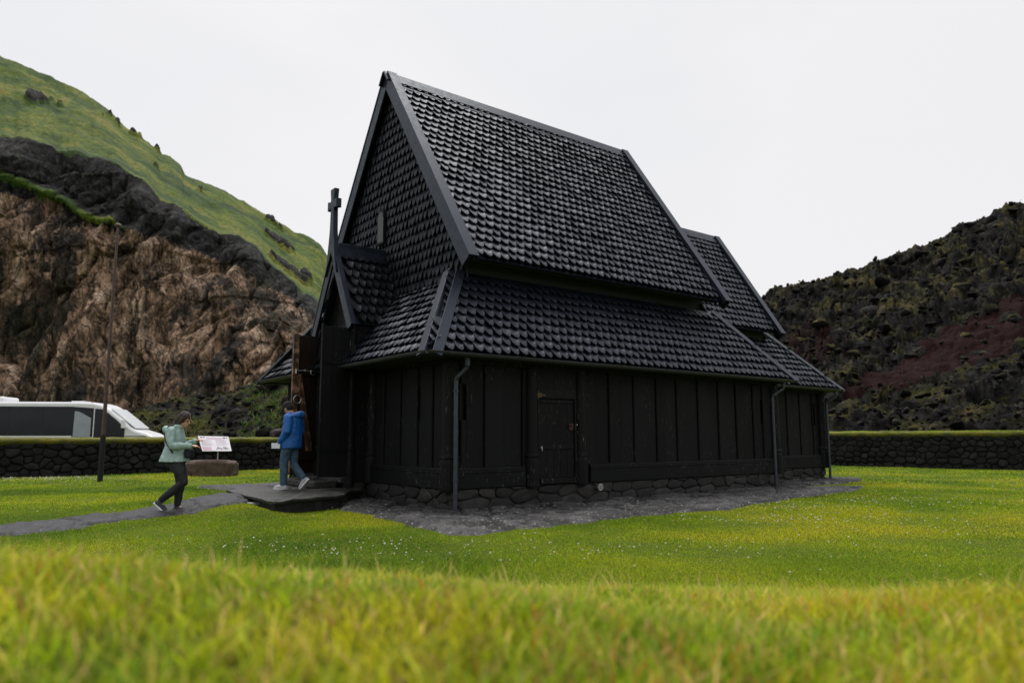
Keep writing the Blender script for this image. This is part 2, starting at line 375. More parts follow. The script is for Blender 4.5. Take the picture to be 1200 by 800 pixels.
# ------------------------------------------------------------------ doorstep slab
def slab():
    e=empty('stone_doorstep',LW(-1.2,3.3,0)); tag(e,'big flat wet dark stone slab before the church porch, under the man in blue','doorstep')
    inv=e.location
    P=[]
    n=len(SLAB)
    for i in range(n):
        a=Vector(SLAB[i]);b=Vector(SLAB[(i+1)%n])
        for t in (0,.2,.4,.6,.8):
            q=a.lerp(b,t); q+=Vector((random.uniform(-.03,.03),random.uniform(-.03,.03))); P.append(q)
    c=Vector((sum(p.x for p in P)/len(P),sum(p.y for p in P)/len(P)))
    mb=MB(); rings=[(.97,.19),(1.0,.20),(1.005,.24),(.985,.25),(.9,.262),(.7,.262),(.45,.258),(.2,.262)]
    vs=[]
    for s,z in rings:
        for i,p in enumerate(P):
            q=c+(p-c)*s; vs.append((q.x-inv.x,q.y-inv.y,z+.008*math.sin(i*1.7+s*9)+.006*math.sin(q.x*5+q.y*3)))
    k=len(P);fs=[]
    for r in range(len(rings)-1):
        for i in range(k): fs.append((r*k+i,r*k+(i+1)%k,(r+1)*k+(i+1)%k,(r+1)*k+i))
    fs.append(tuple(range((len(rings)-1)*k,len(rings)*k))); fs.append(tuple(reversed(range(k))))
    mb.add(vs,fs); mb.build('slab_top',M['slab'],e,smooth=False)
    pl=MB(); pq=[c+(p-c)*.90 for p in P]; pl.prism([(q.x-inv.x,q.y-inv.y,-.06) for q in pq],(0,0,.255)); pl.build('rubble_base',M['found'],e)
    for (u,v,r) in ((-2.3,1.6,.22),(-2.2,2.5,.25),(-1.6,1.9,.25),(-1.0,2.3,.25),(-.6,3.0,.22),(-2.1,3.5,.25),(-1.2,3.4,.4),(-.5,4,.35),(-1.6,4.4,.3)):
        p=LW(u,v,0)-inv
        r*=.7; prof=[(r*.9,-.05),(r,.02),(r*.98,.12),(r*.85,.185)]
        st=MB(); st.lathe((p.x,p.y,0),prof,9); st.build('support_stone',M['found'],e)
slab()
# flat pale stone in the grass in front of the slab
mb=MB(); p=ray(298,597); t=-H/p[2]; sx,sy=p[0]*t,p[1]*t
mb.lathe((0,0,0),[(.10,-.02),(.16,.0),(.15,.025),(.08,.035)],9)
o=mb.build('flat_stone',M['palestone']); o.location=(sx,sy,gz(sx,sy)+.01); o.scale=(1.3,.8,1)
tag(o,'small pale flat stone lying in the grass just in front of the doorstep slab','stone')
# ------------------------------------------------------------------ CHURCH
church=empty('stave_church',(CX,CY,0),ROTZ)
tag(church,'black tarred wooden stave church with steep shingled roofs and a porch cross','church')
m0=3.765; W=7.53
def shingles(name,O,ex,ey,poly,w,ex_h,mt,parent,lift=.048,crown=.008,th=.036,rag=.95,slant=0,seed=0):
    """O origin, ex along eave, ey up the slope, poly in (s,t)"""
    r=random.Random(seed)
    O=Vector(O);ex=Vector(ex).normalized();ey=Vector(ey).normalized();n=ex.cross(ey).normalized()
    if n.z<0 or (abs(n.z)<1e-6 and n.x>0): n=-n
    S=[q[0] for q in poly];T=[q[1] for q in poly]
    V=[];Fc=[]
    k0=0; tmax=max(T); rows=int(tmax/ex_h)+1
    cols=int((max(S)-min(S))/w)+2
    cen=[];
    for k in range(-1,rows):
        for c in range(cols):
            cen.append((min(S)+(c+(.5 if k%2 else 0))*w, k*ex_h))
    cen=np.array(cen); ins=inpoly(cen[:,0]-.3*w,cen[:,1]+ex_h*.5,poly)&inpoly(cen[:,0]+.3*w,cen[:,1]+ex_h*.5,poly)
    L=ex_h*1.75
    ss=[-.5,-.27,0,.27,.5]; bt=[.5*rag,.15*rag,0,.15*rag,.5*rag]
    for (s,t),k in zip(cen,ins):
        if not k or t>tmax-.6*ex_h: continue
        s+=r.uniform(-.008,.008); t+=r.uniform(-.014,.014); lf=lift*r.uniform(.8,1.2); o=len(V)
        tw=r.uniform(-.009,.009)
        for a,b in zip(ss,bt):
            tt=t+b*ex_h; h=lf+crown*(1-(2*a)**2)+th+tw*a*2
            V.append(O+ex*(s+a*w*.90)+ey*tt+n*h)
        for a,b in zip(ss,bt):
            tt=t+b*ex_h; h=lf+tw*a*2
            V.append(O+ex*(s+a*w*.90)+ey*(tt+.01)+n*(h-.012))
        for a in ss:
            V.append(O+ex*(s+a*w*.97)+ey*min(t+L,tmax+.0)+n*(.002+crown*.5*(1-(2*a)**2)))
        for a,b in zip(ss,bt):
            tt=t+b*ex_h*.8+.32*ex_h; h=lf*.86+crown*(1-(2*a)**2)+th+tw*a*2
            V.append(O+ex*(s+a*w*.97)+ey*tt+n*h)
        for i in range(4):
            Fc.append((o+i,o+i+1,o+15+i+1,o+15+i)); Fc.append((o+15+i,o+15+i+1,o+10+i+1,o+10+i)); Fc.append((o+5+i,o+5+i+1,o+i+1,o+i))
        Fc.append((o,o+15,o+10,o+5)); Fc.append((o+4,o+9,o+14,o+19))
    me=bpy.data.meshes.new(name); me.from_pydata(V,[],Fc); me.update()
    me.materials.append(mt); ob=bpy.data.objects.new(name,me); COL.objects.link(ob); ob.parent=parent
    # backing sheet in the same part
    b=MB(); pts=[O+ex*q[0]+ey*q[1]-n*.012 for q in poly]; b.prism(pts,-n*.04)
    import bmesh
    bm=bmesh.new(); bm.from_mesh(me)
    vv=[bm.verts.new(p) for p in b.v]
    for f in b.f:
        bm.faces.new([vv[i] for i in f])
    bm.to_mesh(me); bm.free()
    return ob
def roof_plane(name,P,w,e,mt,seed=0,**k):
    """P: 3D corner list; P[0]->P[1] is the eave"""
    P=[Vector(p) for p in P]; ex=(P[1]-P[0]).normalized(); nn=(P[1]-P[0]).cross(P[-1]-P[0]).normalized(); ey=nn.cross(ex)
    if ey.z<0: ey=-ey
    poly=[((p-P[0]).dot(ex),(p-P[0]).dot(ey)) for p in P]
    return shingles(name,P[0],ex,ey,poly,w,e,mt,church,seed=seed,**k)
# --- nave upper roof
ZR,ZE=9.62,4.68; VE=.40; UF,UB=.58,8.47
SW,SE=.2,.235
for s,nm in ((0,'near'),(1,'far')):
    ve=VE if not s else W-VE
    o=roof_plane('nave_roof',[(UF+.13,ve,ZE),(UB-.13,ve,ZE),(UB-.13,m0,ZR),(UF+.13,m0,ZR)],SW,SE,M['shingle'],seed=s+1)
def slope_vec(ve,ze,vr,zr): return Vector((0,vr-ve,zr-ze)).normalized()
def gable_trim(uf,ub,ve,ze,vr,zr,far_v,capw=.24,facew=.27,front=True,back=True,name='nave'):
    for s in (0,1):
        v=ve if not s else far_v
        d=slope_vec(v,ze,vr,zr); nrm=Vector((0,-d.z,d.y)) if not s else Vector((0,d.z,-d.y))
        if nrm.z<0: nrm=-nrm
        P0=Vector((0,v,ze))-d*.12; P1=Vector((0,vr,zr))
        for (u,dirn,do) in ((uf,1,front),(ub,-1,back)):
            if not do: continue
            mb=MB()
            # face board
            a=P0+Vector((u-dirn*.03,0,0)); b=P1+Vector((u-dirn*.03,0,0))
            mb.board(a+nrm*.10,b+nrm*.10+d*.06,-nrm,Vector((dirn,0,0)),facew,.055)
            # cap board lying on the roof edge
            a=P0+Vector((u-dirn*.045,0,0)); b=P1+Vector((u-dirn*.045,0,0))
            mb.board(a+nrm*.103,b+nrm*.103+d*.04,Vector((dirn,0,0)),nrm,capw,.045)
            # inner upstand
            a=P0+Vector((u+dirn*(capw-.09),0,0)); b=P1+Vector((u+dirn*(capw-.09),0,0))
            mb.board(a+nrm*.0,b+nrm*.0,Vector((dirn,0,0)),nrm,.04,.101)
            mb.build('barge_board',M['trim'],church,bevel=.006)
def ridge_cap(uf,ub,vr,zr,ve,ze,w=.34,lift=.10):
    mb=MB()
    for s in (-1,1):
        d=Vector((0,(vr-ve),zr-ze)).normalized(); dd=Vector((0,s*d.y*1,-d.z)).normalized() # down slope
        n=Vector((0,s*d.z,d.y))
        P0=Vector((uf,vr,zr+lift/d.y*.55)); P1=Vector((ub,vr,zr+lift/d.y*.55))
        mb.board(P0,P1,dd,n,w,.04)
    mb.build('ridge_cap',M['trim'],church,bevel=.006)
    mb=MB()
    for s in (-1,1):
        d=Vector((0,(vr-ve),zr-ze)).normalized(); dd=Vector((0,s*d.y*1,-d.z)).normalized(); n=Vector((0,s*d.z,d.y))
        P0=Vector((uf+.15,vr,zr))+dd*.36+n*.02; P1=Vector((ub-.15,vr,zr))+dd*.36+n*.02
        mb.board(P0,P1,dd,n,.07,.06)
    mb.build('ridge_batten',M['trim'],church,bevel=.004)
gable_trim(UF,UB,VE,ZE,m0,ZR,W-VE)
ridge_cap(.47,8.56,m0,ZR,VE,ZE)
# eave fascia + soffit of upper roof
for v,s in ((VE,1),(W-VE,-1)):
    mb=MB(); mb.box(UF+.1,UB-.1,v+s*.16,v+s*.19,ZE-.04,ZE+.10)
    mb.build('fascia',M['dark'],church)
# --- lower roof (gallery) : eaves and hips
UE,UG=-.655,10.15; VO=-.40; ZL=2.70; HT=(.60,.84,4.46); HB=(8.5,.85,4.46)
def mirror(p,vc=m0): return (p[0],2*vc-p[1],p[2])
ZT=4.46
A0=(UE,VO,ZL);A1=(UG,VO,ZL);A2=HB;A3=HT
roof_plane('aisle_roof',[A0,A1,A2,A3],.2,.225,M['shingle'],seed=11)
roof_plane('aisle_roof',[mirror(A1),mirror(A0),mirror(A3),mirror(A2)],.2,.225,M['shingle'],seed=12)
# front hip roof (split by the porch but run behind it)
roof_plane('front_roof',[mirror(A0),A0,(HT[0]+.3,HT[1],4.46),(HT[0]+.3,W-HT[1],4.46)],.2,.225,M['shingle'],seed=13)
roof_plane('back_roof',[A1,mirror(A1),mirror(A2),A2],.2,.225,M['shingle'],seed=14)
def hip(P0,P1,planes,w=.17,name='hip_board'):
    """planes: list of (side dir, normal)"""
    P0,P1=Vector(P0),Vector(P1); d=(P1-P0).normalized()
    for q in planes:
        q=Vector(q); n=(P1-P0).cross(q-P0).normalized()
        if n.z<0: n=-n
        side=n.cross(d).normalized()
        if side.dot(q-P0)<0: side=-side
        mb=MB(); mb.board(P0-d*.08+side*.022+n*.05,P1+d*.02+side*.022+n*.05,side,n,w+.01,.05)
        mb.board(P0-d*.08+side*.04-n*.02,P1+d*.02+side*.04-n*.02,side,n,.04,.069)
        mb.build(name,M['trim'],church,bevel=.005)
hip(A0,A3,[A1,mirror(A0)]); hip(A1,A2,[A0,mirror(A1)])
hip(mirror(A0),mirror(A3),[mirror(A1),A0]); hip(mirror(A1),mirror(A2),[mirror(A0),A1])
# --- nave core walls (clerestory) below the upper roof & gables
mb=MB(); mb.box(.85,8.3,.95,1.0,4.1,5.4); mb.box(.85,8.3,W-1.0,W-.95,4.1,5.4); mb.build('clerestory_wall',M['dark'],church)
uw=.78
g=[(uw,.66,4.3),(uw,W-.66,4.3),(uw,W-.80,4.75),(uw,m0,9.25),(uw,.80,4.75)]
shingles('front_gable',(uw,.66,4.3),(0,1,0),(0,0,1),[(0,0),(W-1.32,0),(W-1.32-.28,.85),(m0-.66,5.05),(.28,.85)],.17,.215,M['shingle_wall'],church,lift=.05,crown=.02,th=.035,rag=1.5,seed=21)
mb=MB(); g=[(8.2,.7,4.3),(8.2,W-.7,4.3),(8.2,m0,9.4)]; mb.prism(g,(.05,0,0)); mb.build('back_gable',M['wall'],church)
# gable window with pointed arch
wv,wz0,wz1=4.03,5.72,6.44
def arch(u,vc,hw,z0,z1,n=8):
    pts=[(u,vc-hw,z0),(u,vc+hw,z0)]
    for i in range(n+1):
        a=math.pi*i/n; pts.append((u,vc+hw*math.cos(a),z1-hw*1.3+hw*1.3*math.sin(a)))
    return pts
win=MB(); win.prism(arch(uw-.15,wv,.165,wz0-.05,wz1+.06),(.07,0,0)); win=win.build('gable_window',M['beam'],church)
fr=MB(); fr.prism(arch(uw-.158,wv,.125,wz0+.0,wz1),(.006,0,0)); fr=fr.build('pane',M['glass'],win)
sd=MB(); sd.box(uw-.163,uw-.1515,wv-.139,wv-.128,wz0-.02,wz1-.15); sd=sd.build('window_reveal',M['litreveal'],win)
sd=MB(); sd.box(uw-.160,uw-.1515,wv+.128,wv+.142,wz0-.02,wz1-.15); sd=sd.build('window_jamb',M['beam'],win)
# --- walls
def plank_wall(name,O,e,n,length,z0,z1,openings,seed,mt=None,bw=(.30,.42)):
    O=Vector(O);e=Vector(e);n=Vector(n);r=random.Random(seed); mb=MB()
    cuts=sorted(set([0,length]+[x for op in openings for x in op[:2]]))
    segs=[]
    for a,b in zip(cuts[:-1],cuts[1:]):
        k=max(1,round((b-a)/((bw[0]+bw[1])/2))); ws=[r.uniform(*bw) for _ in range(k)]; t=sum(ws); x=a
        for w in ws: segs.append((x,x+w*(b-a)/t)); x+=w*(b-a)/t
    for i,(a,b) in enumerate(segs):
        dep=.0 if i%2 else -.035
        dep+=r.uniform(-.005,.005)
        runs=[(z0,z1)]
        for op in openings:
            if a>=op[0]-1e-4 and b<=op[1]+1e-4: runs=[(z0,op[2]),(op[3],z1)]
        for za,zb in runs:
            if zb-za<.02: continue
            P0=O+e*(a+.004)+n*(dep-.08); 
            # plank with chamfered long edges
            w=b-a-.008; t=.08; c=.014
            prof=[(0,0),(w,0),(w,t-c),(w-c,t),(c,t),(0,t-c)]
            mb.prism([P0+e*px+n*py+Vector((0,0,za)) for px,py in prof],(0,0,zb-za))
        if i>0 and i%2:   # thin batten shadow line
            pass
    mb2=mb
    a=O-n*.12; mb2.prism([a+Vector((0,0,z0)),a+e*length+Vector((0,0,z0)),a+e*length+Vector((0,0,z1)),a+Vector((0,0,z1))],-n*.03)
    return mb2.build(name,mt or M['wall'],church)
ZS0,ZS1=.387,.747
ZW=2.72
def slot(O,e,n,s0,s1,z0,z1,nm='slot_window'):
    O=Vector(O);e=Vector(e);n=Vector(n)
    a=O+e*s0-n*.115+Vector((0,0,z0)); b=O+e*s1-n*.115+Vector((0,0,z0))
    mb=MB(); mb.board(a,b,Vector((0,0,1)),n,z1-z0,.01)
    f=mb.build(nm,M['void'],church)
    fr=MB(); 
    fr.board(O+e*(s0-.03)+Vector((0,0,z0))-n*.1,O+e*(s0)+Vector((0,0,z0))-n*.1,Vector((0,0,1)),n,z1-z0,.1)
    fr.board(O+e*(s1)+Vector((0,0,z0))-n*.1,O+e*(s1+.03)+Vector((0,0,z0))-n*.1,Vector((0,0,1)),n,z1-z0,.1)
    # rounded head
    c=(s0+s1)/2; hw=(s1-s0)/2
    for sgn in (-1,1):
        pts=[(c+sgn*hw,z1)]
        for i in range(6):
            an=math.pi/2*i/5; pts.append((c+sgn*hw*math.cos(an),z1-hw+hw*math.sin(an)))
        fr.prism([O+e*x+Vector((0,0,z))-n*.09 for x,z in pts],n*.085)
    fr.build('window_frame',M['beam'],f)
EX=Vector((1,0,0));EY=Vector((0,1,0))
ops=[(.24,.36,1.58,2.22),(1.98,2.86,.387,2.12),(9.18,9.30,1.6,2.22)]
plank_wall('side_wall',(0.12,0,0),EX,-EY,9.56,ZS1-.02,ZW,[(a-.12,b-.12,c if c>.5 else ZS1-.02,d) for a,b,c,d in ops],3)
slot((0,0,0),EX,-EY,.24,.36,1.58,2.22); slot((0,0,0),EX,-EY,9.18,9.30,1.6,2.22)
plank_wall('front_wall',(0,3.1,0),-EY,-EX,2.98,ZS1-.02,ZW,[(1.98,2.1,1.6,2.24)],5)
slot((0,3.1,0),-EY,-EX,1.98,2.1,1.6,2.24)
plank_wall('front_wall',(0,W-.12,0),-EY,-EX,2.5,ZS1-.02,ZW,[],6)
plank_wall('far_side_wall',(9.68,W,0),-EX,EY,9.56,ZS1-.02,ZW,[],7)
plank_wall('back_wall',(9.8,.12,0),EY,EX,W-.24,ZS1-.02,ZW,[],8)
# choir walls
CV,CE=1.22,14.15
plank_wall('choir_side_wall',(9.8,CV,0),EX,-EY,CE-9.9,ZS1-.02,ZW,[(3.85,3.97,1.62,2.28)],9)
slot((9.8,CV,0),EX,-EY,3.85,3.97,1.62,2.28)
plank_wall('choir_end_wall',(CE,CV+.1,0),EY,EX,W-2*CV-.2,ZS1-.02,ZW,[],10)
plank_wall('choir_side_wall',(CE-.1,W-CV,0),-EX,EY,CE-9.9,ZS1-.02,ZW,[],15)
# sill beams
def sill(a,b,n):
    a=Vector(a);b=Vector(b);mb=MB(); d=(b-a).normalized()
    n=Vector(n)
    prof=[(-.12,ZS0),(.055,ZS0),(.055,ZS1-.035),(.03,ZS1),(-.12,ZS1)]
    L=(b-a).length
    mb.prism([a+n*x+Vector((0,0,z)) for x,z in prof],b-a)
    # upper moulding strip
    prof=[(.05,ZS1-.10),(.068,ZS1-.095),(.068,ZS1-.075),(.05,ZS1-.07)]
    mb.prism([a+n*x+Vector((0,0,z)) for x,z in prof],b-a)
    mb.build('sill_beam',M['beam'],church,bevel=.008)
sill((.13,0,0),(1.66,0,0),(0,-1,0)); sill((3.3,0,0),(9.68,0,0),(0,-1,0))
sill((0,.13,0),(0,3.0,0),(-1,0,0)); sill((0,4.95,0),(0,W-.13,0),(-1,0,0))
sill((9.85,CV,0),(CE-.1,CV,0),(0,-1,0)); sill((CE,CV+.1,0),(CE,W-CV-.1,0),(1,0,0)); sill((9.8,.1,0),(9.8,CV-.07,0),(1,0,0))
sill((.13,W,0),(9.68,W,0),(0,1,0))
# stair-step threshold below side door
mb=MB(); mb.box(1.99,2.9,-.075,.05,ZS0+.01,.50); mb.build('door_sill',M['beam'],church,bevel=.01)
# posts : round with bell bases
def post(u,v,r=.15,z1=ZW,zb=.93):
    mb=MB(); mb.lathe((u,v,0),[(r*1.18,ZS0-.03),(r*1.22,ZS0),(r*1.2,zb-.10),(r*1.12,zb-.03),(r*1.25,zb-.02),(r*1.27,zb),(r*1.1,zb+.025),(r*.98,zb+.05),(r*.95,z1)],18)
    mb.build('stave_post',M['post'],church,smooth=False)
for u,v in ((0.03,.03),(9.77,.03),(.03,W-.03),(9.77,W-.03),(CE-.03,CV+.03),(CE-.03,W-CV-.03)): post(u,v)
post(.04,3.02,.13)
for u in (1.83,3.08): post(u,.0,.125,2.6)
# side door
d=MB()
def archp(u0,u1,z0,z1,y,rise=.06,n=8):
    return [(u0,y,z0),(u1,y,z0)]+[(u1-(u1-u0)*i/n,y,z1-rise+rise*math.sin(math.pi*i/n)) for i in range(n+1)]
d.prism(archp(2.0,2.9,.5,2.1,-.0),(0,.05,0))
for i in range(5):
    x0=2.01+i*.178; d.box(x0,x0+.172,-.012,.004,.505,1.98)
door=d.build('side_door',M['wall'],church)
f=MB(); f.box(1.955,2.0,-.05,.04,.5,2.12); f.box(2.9,2.945,-.05,.04,.5,2.12)
f.prism([(1.955,-.052,2.02),(2.945,-.052,2.02),(2.945,-.052,2.2),(1.955,-.052,2.2)],(0,.09,0)); f.build('door_frame',M['beam'],door,bevel=.006)
for za_,zb_ in ((1.05,1.13),(1.93,1.99)):
    b=MB(); b.box(2.03,2.87,-.03,-.0125,za_,zb_); b.build('door_brace',M['beam'],door,bevel=.004)
h=MB(); h.box(1.93,2.03,-.075,-.0535,2.03,2.12); h.tube([(1.95,-.06,2.0),(1.95,-.06,2.16)],.014,8); h.box(2.0,2.14,-.06,-.05,2.06,2.09)
h.build('hinge',M['brass'],door)
h=MB(); h.box(2.03,2.06,-.04,-.013,1.07,1.11); h.tube([(2.03,-.04,1.1),(2.03,-.075,1.1),(2.03,-.075,1.02)],.01,8); h.build('hinge',M['iron'],door)
h=MB(); h.box(2.76,2.86,-.04,-.013,1.42,1.54); h.tube([(2.81,-.04,1.5),(2.81,-.08,1.5)],.02,10); h.build('lock',M['redlock'],door)
h=MB(); h.tube([(2.92,-.05,1.52),(2.92,-.09,1.52)],[.018,.012],10); h.build('knob',M['iron'],door)
# filler wall above side door
mb=MB(); mb.box(1.95,2.95,-.035,.0,2.2,ZW); mb.build('door_lintel',M['wall'],church)
# eave top plate beams, friezes under the gutters
mb=MB(); mb.box(.12,9.7,-.05,.06,2.58,2.80); mb.box(-.05,.06,.12,W-.12,2.58,2.80); mb.box(9.9,CE-.1,CV-.05,CV+.06,2.58,2.8); mb.build('wall_plate',M['beam'],church)
mb=MB(); mb.box(UE+.05,UG-.05,VO+.05,-.06,2.655,2.675); mb.box(UE+.05,-.06,-.0,2.98,2.655,2.675); mb.box(UE+.05,-.06,4.95,W,2.655,2.675)
mb.box(9.9,14.5,.9,CV,2.655,2.675)
mb.build('soffit',M['dark'],church)
# ---------------- foundation stones
def stone(mb,O,e,n,x0,x1,z0,z1,dep,r,seg=10):
    """one faced stone: rounded, jittered pillow"""
    cx,cz=(x0+x1)/2,(z0+z1)/2; hx,hz=(x1-x0)/2,(z1-z0)/2
    rings=[(1.0,-.12),(1.0,0.0),(.93,dep*.6),(.72,dep),(.35,dep*1.12)]
    jit=[r.uniform(.88,1.04) for _ in range(seg)]; ph=r.uniform(0,1)
    tx,tz=r.uniform(-.25,.25)*dep,r.uniform(-.25,.25)*dep
    vs=[]
    for s,d_ in rings:
        for k in range(seg):
            a=2*math.pi*(k+ph*.3)/seg; ca,sa=math.cos(a),math.sin(a)
            q=max(abs(ca),abs(sa)); sq=1/q; f=(1-.35)*sq+.35
            px=cx+ca*f*hx*s*jit[k]; pz=cz+sa*f*hz*s*jit[k]
            px=min(max(px,x0),x1); pz=min(max(pz,z0),z1)
            dd=d_+(tx*ca+tz*sa if d_>0 else 0)+ (r.uniform(-.12,.12)*dep if d_>0 else 0)
            vs.append(O+e*px+n*dd+Vector((0,0,pz)))
    fs=[]
    for i in range(len(rings)-1):
        for k in range(seg): fs.append((i*seg+k,i*seg+(k+1)%seg,(i+1)*seg+(k+1)%seg,(i+1)*seg+k))
    fs.append(tuple(range((len(rings)-1)*seg,len(rings)*seg)))
    mb.add(vs,fs)
def stone_wall(mb,O,e,n,L,z0,z1,w=(.2,.5),h=(.14,.26),dep=.05,seed=0,gap=.012):
    """random rubble facing: each stone is a cell of a jittered pattern, rounded and bulged"""
    r=random.Random(seed); O=Vector(O);e=Vector(e).normalized();n=Vector(n).normalized()
    W_=(w[0]+w[1])/2; H_=(h[0]+h[1])/2; rows=max(1,round((z1-z0)/H_)); H_=(z1-z0)/rows
    C_=[]
    for k in range(-1,rows+1):
        x=-W_*r.uniform(.3,1.5)
        while x<L+W_:
            C_.append((x,z0+(k+.5)*H_+r.uniform(-.36,.36)*H_)); x+=W_*r.uniform(.5,1.5)
    C_=[c for c in C_]
    an=W_/H_*.85
    for ci,(cx,cz) in enumerate(C_):
        if cx<-.02 or cx>L+.02 or cz<z0-.3*H_ or cz>z1+.3*H_: continue
        poly=[(0,z0),(L,z0),(L,z1),(0,z1)]
        poly=[(max(0,cx-1.6*W_),z0),(min(L,cx+1.6*W_),z0),(min(L,cx+1.6*W_),z1),(max(0,cx-1.6*W_),z1)]
        for dj,(qx,qz) in enumerate(C_):
            if dj==ci or abs(qx-cx)>2.6*W_ or abs(qz-cz)>2.6*H_: continue
            nx,nz=(qx-cx),(qz-cz)*an*an; mx_,mz_=(qx+cx)/2,(qz+cz)/2
            out=[]; m_=len(poly)
            for a in range(m_):
                p,q=poly[a],poly[(a+1)%m_]
                da=(p[0]-mx_)*nx+(p[1]-mz_)*nz; db=(q[0]-mx_)*nx+(q[1]-mz_)*nz
                if da<=0: out.append(p)
                if (da<0)!=(db<0) and da!=db:
                    t=da/(da-db); out.append((p[0]+(q[0]-p[0])*t,p[1]+(q[1]-p[1])*t))
            poly=out
            if len(poly)<3: break
        if len(poly)<3: continue
        gx_=sum(p[0] for p in poly)/len(poly); gz2=sum(p[1] for p in poly)/len(poly)
        hw=max(abs(p[0]-gx_) for p in poly); hh_=max(abs(p[1]-gz2) for p in poly)
        if hw<.04 or hh_<.03: continue
        # cut the corners twice, then shrink for the joint
        for _ in range(2):
            o2=[]
            for a in range(len(poly)):
                p,q=poly[a],poly[(a+1)%len(poly)]; c_=.25
                o2+= [(p[0]+(q[0]-p[0])*c_,p[1]+(q[1]-p[1])*c_),(q[0]+(p[0]-q[0])*c_,q[1]+(p[1]-q[1])*c_)]
            poly=o2
        m_=len(poly); d_=dep*r.uniform(.45,1.35); tx,tz=r.uniform(-.35,.35)*d_,r.uniform(-.35,.35)*d_
        vs=[]
        for sc_,dd in ((1.0,-.12),(1.0,0),(.95,.55*d_),(.80,.9*d_),(.45,1.05*d_)):
            k1=max(.5,(hw-gap)/hw)*sc_; k2=max(.5,(hh_-gap)/hh_)*sc_
            for (px,pz) in poly:
                ox,oz=(px-gx_)*k1,(pz-gz2)*k2
                di=dd+((tx*ox/hw+tz*oz/hh_)+r.uniform(-.09,.09)*d_ if dd>0 else 0)
                vs.append(O+e*(gx_+ox)+n*di+Vector((0,0,gz2+oz)))
        fs=[]
        for a in range(4):
            for k in range(m_): fs.append((a*m_+k,a*m_+(k+1)%m_,(a+1)*m_+(k+1)%m_,(a+1)*m_+k))
        fs.append(tuple(range(4*m_,5*m_))); mb.add(vs,fs)
mb=MB()
fs_=[((0,-.0,0),(1,0,0),(0,-1,0),9.85),((0,0,0),(0,1,0),(-1,0,0),W),((9.85,0,0),(0,1,0),(1,0,0),CV),((9.85,CV,0),(1,0,0),(0,-1,0),CE-9.8),((CE,CV,0),(0,1,0),(1,0,0),W-2*CV),((0,W,0),(1,0,0),(0,1,0),9.85),((-.42,3.15,0),(1,0,0),(0,-1,0),.42),((-.42,3.15,0),(0,1,0),(-1,0,0),1.6)]
for i,(O,e,n,L) in enumerate(fs_):
    stone_wall(mb,O,e,n,L,-.06,ZS0-.005,(.30,.75),(.22,.36),.028,30+i,.006)
mb.box(.02,9.83,.02,W-.02,-.1,ZS0-.01); mb.box(9.8,CE-.02,CV+.02,W-CV-.02,-.1,ZS0-.012); mb.box(-.40,.03,3.17,4.73,-.1,ZS0-.014)
mb.build('foundation',M['found'],church)
# vent cap low on the side wall
v=MB(); v.tube([(3.5,.02,.29),(3.5,-.10,.29)],.055,18); v.tube([(3.5,-.1,.29),(3.5,-.125,.29)],[.075,.07],20)
v=v.build('vent_pipe',M['iron'],church,smooth=False)
g_=MB()
for i in range(4): g_.box(3.45,3.55,-.132,-.1255,.252+i*.022,.26+i*.022)
g_.build('grille',M['dark'],v)
# ---------------- gutters & downpipes
def gutter(P0,P1,out):
    P0=Vector(P0);P1=Vector(P1);out=Vector(out).normalized();mb=MB()
    prof=[]; r=.062
    for i in range(9):
        a=math.pi*i/8; prof.append((r-math.cos(a)*r,-math.sin(a)*r*1.05))
    inner=[(x*.9+.006,z*.88) for x,z in reversed(prof)]
    pr=prof+inner
    mb.prism([P0+out*x+Vector((0,0,z)) for x,z in pr],P1-P0)
    mb.tube([P0+out*(2*r),P1+out*(2*r)],.008,6)
    return mb.build('gutter',M['gutter'],church)
gz_=2.70
gutter((UE-.1,VO-.02,gz_),(UG+.05,VO-.02,gz_-.01),(0,-1,0))
gutter((UE-.02,VO-.10,gz_),(UE-.02,2.98,gz_),(-1,0,0))
gutter((UE-.02,4.95,gz_),(UE-.02,W-VO+.1,gz_),(-1,0,0))
gutter((UE-.1,W-VO+.02,gz_),(UG+.05,W-VO+.02,gz_-.01),(0,1,0))
CEU=14.62; CEV=CV-.38
gutter((10.0,CEV-.02,gz_),(CEU+.05,CEV-.02,gz_),(0,-1,0))
gutter((CEU+.02,CEV-.05,gz_),(CEU+.02,W-CEV+.05,gz_),(1,0,0))
def pipe(u,v_g,v_w,u_w,z0=.03,z1=2.66,r=.038):
    mb=MB(); mb.tube([(u,v_g,z1),(u,v_g,z1-.14),(u,v_g+.02,z1-.19),(u_w,v_w-.02,z1-.36),(u_w,v_w,z1-.42),(u_w,v_w,z0)],r,12)
    mb.lathe((u,v_g,z1-.15),[(r*1.25,0),(r*1.3,.14)],12)
    for z in (.55,1.35,2.05): mb.lathe((u_w,v_w,z),[(r*1.25,0),(r*1.25,.03)],12)
    return mb.build('downpipe',M['pipe'],church)
pipe(.13,VO+.04,-.21,.0); pipe(9.62,VO+.0,-.20,9.42); pipe(14.22,CEV-.07,CV-.20,14.08)
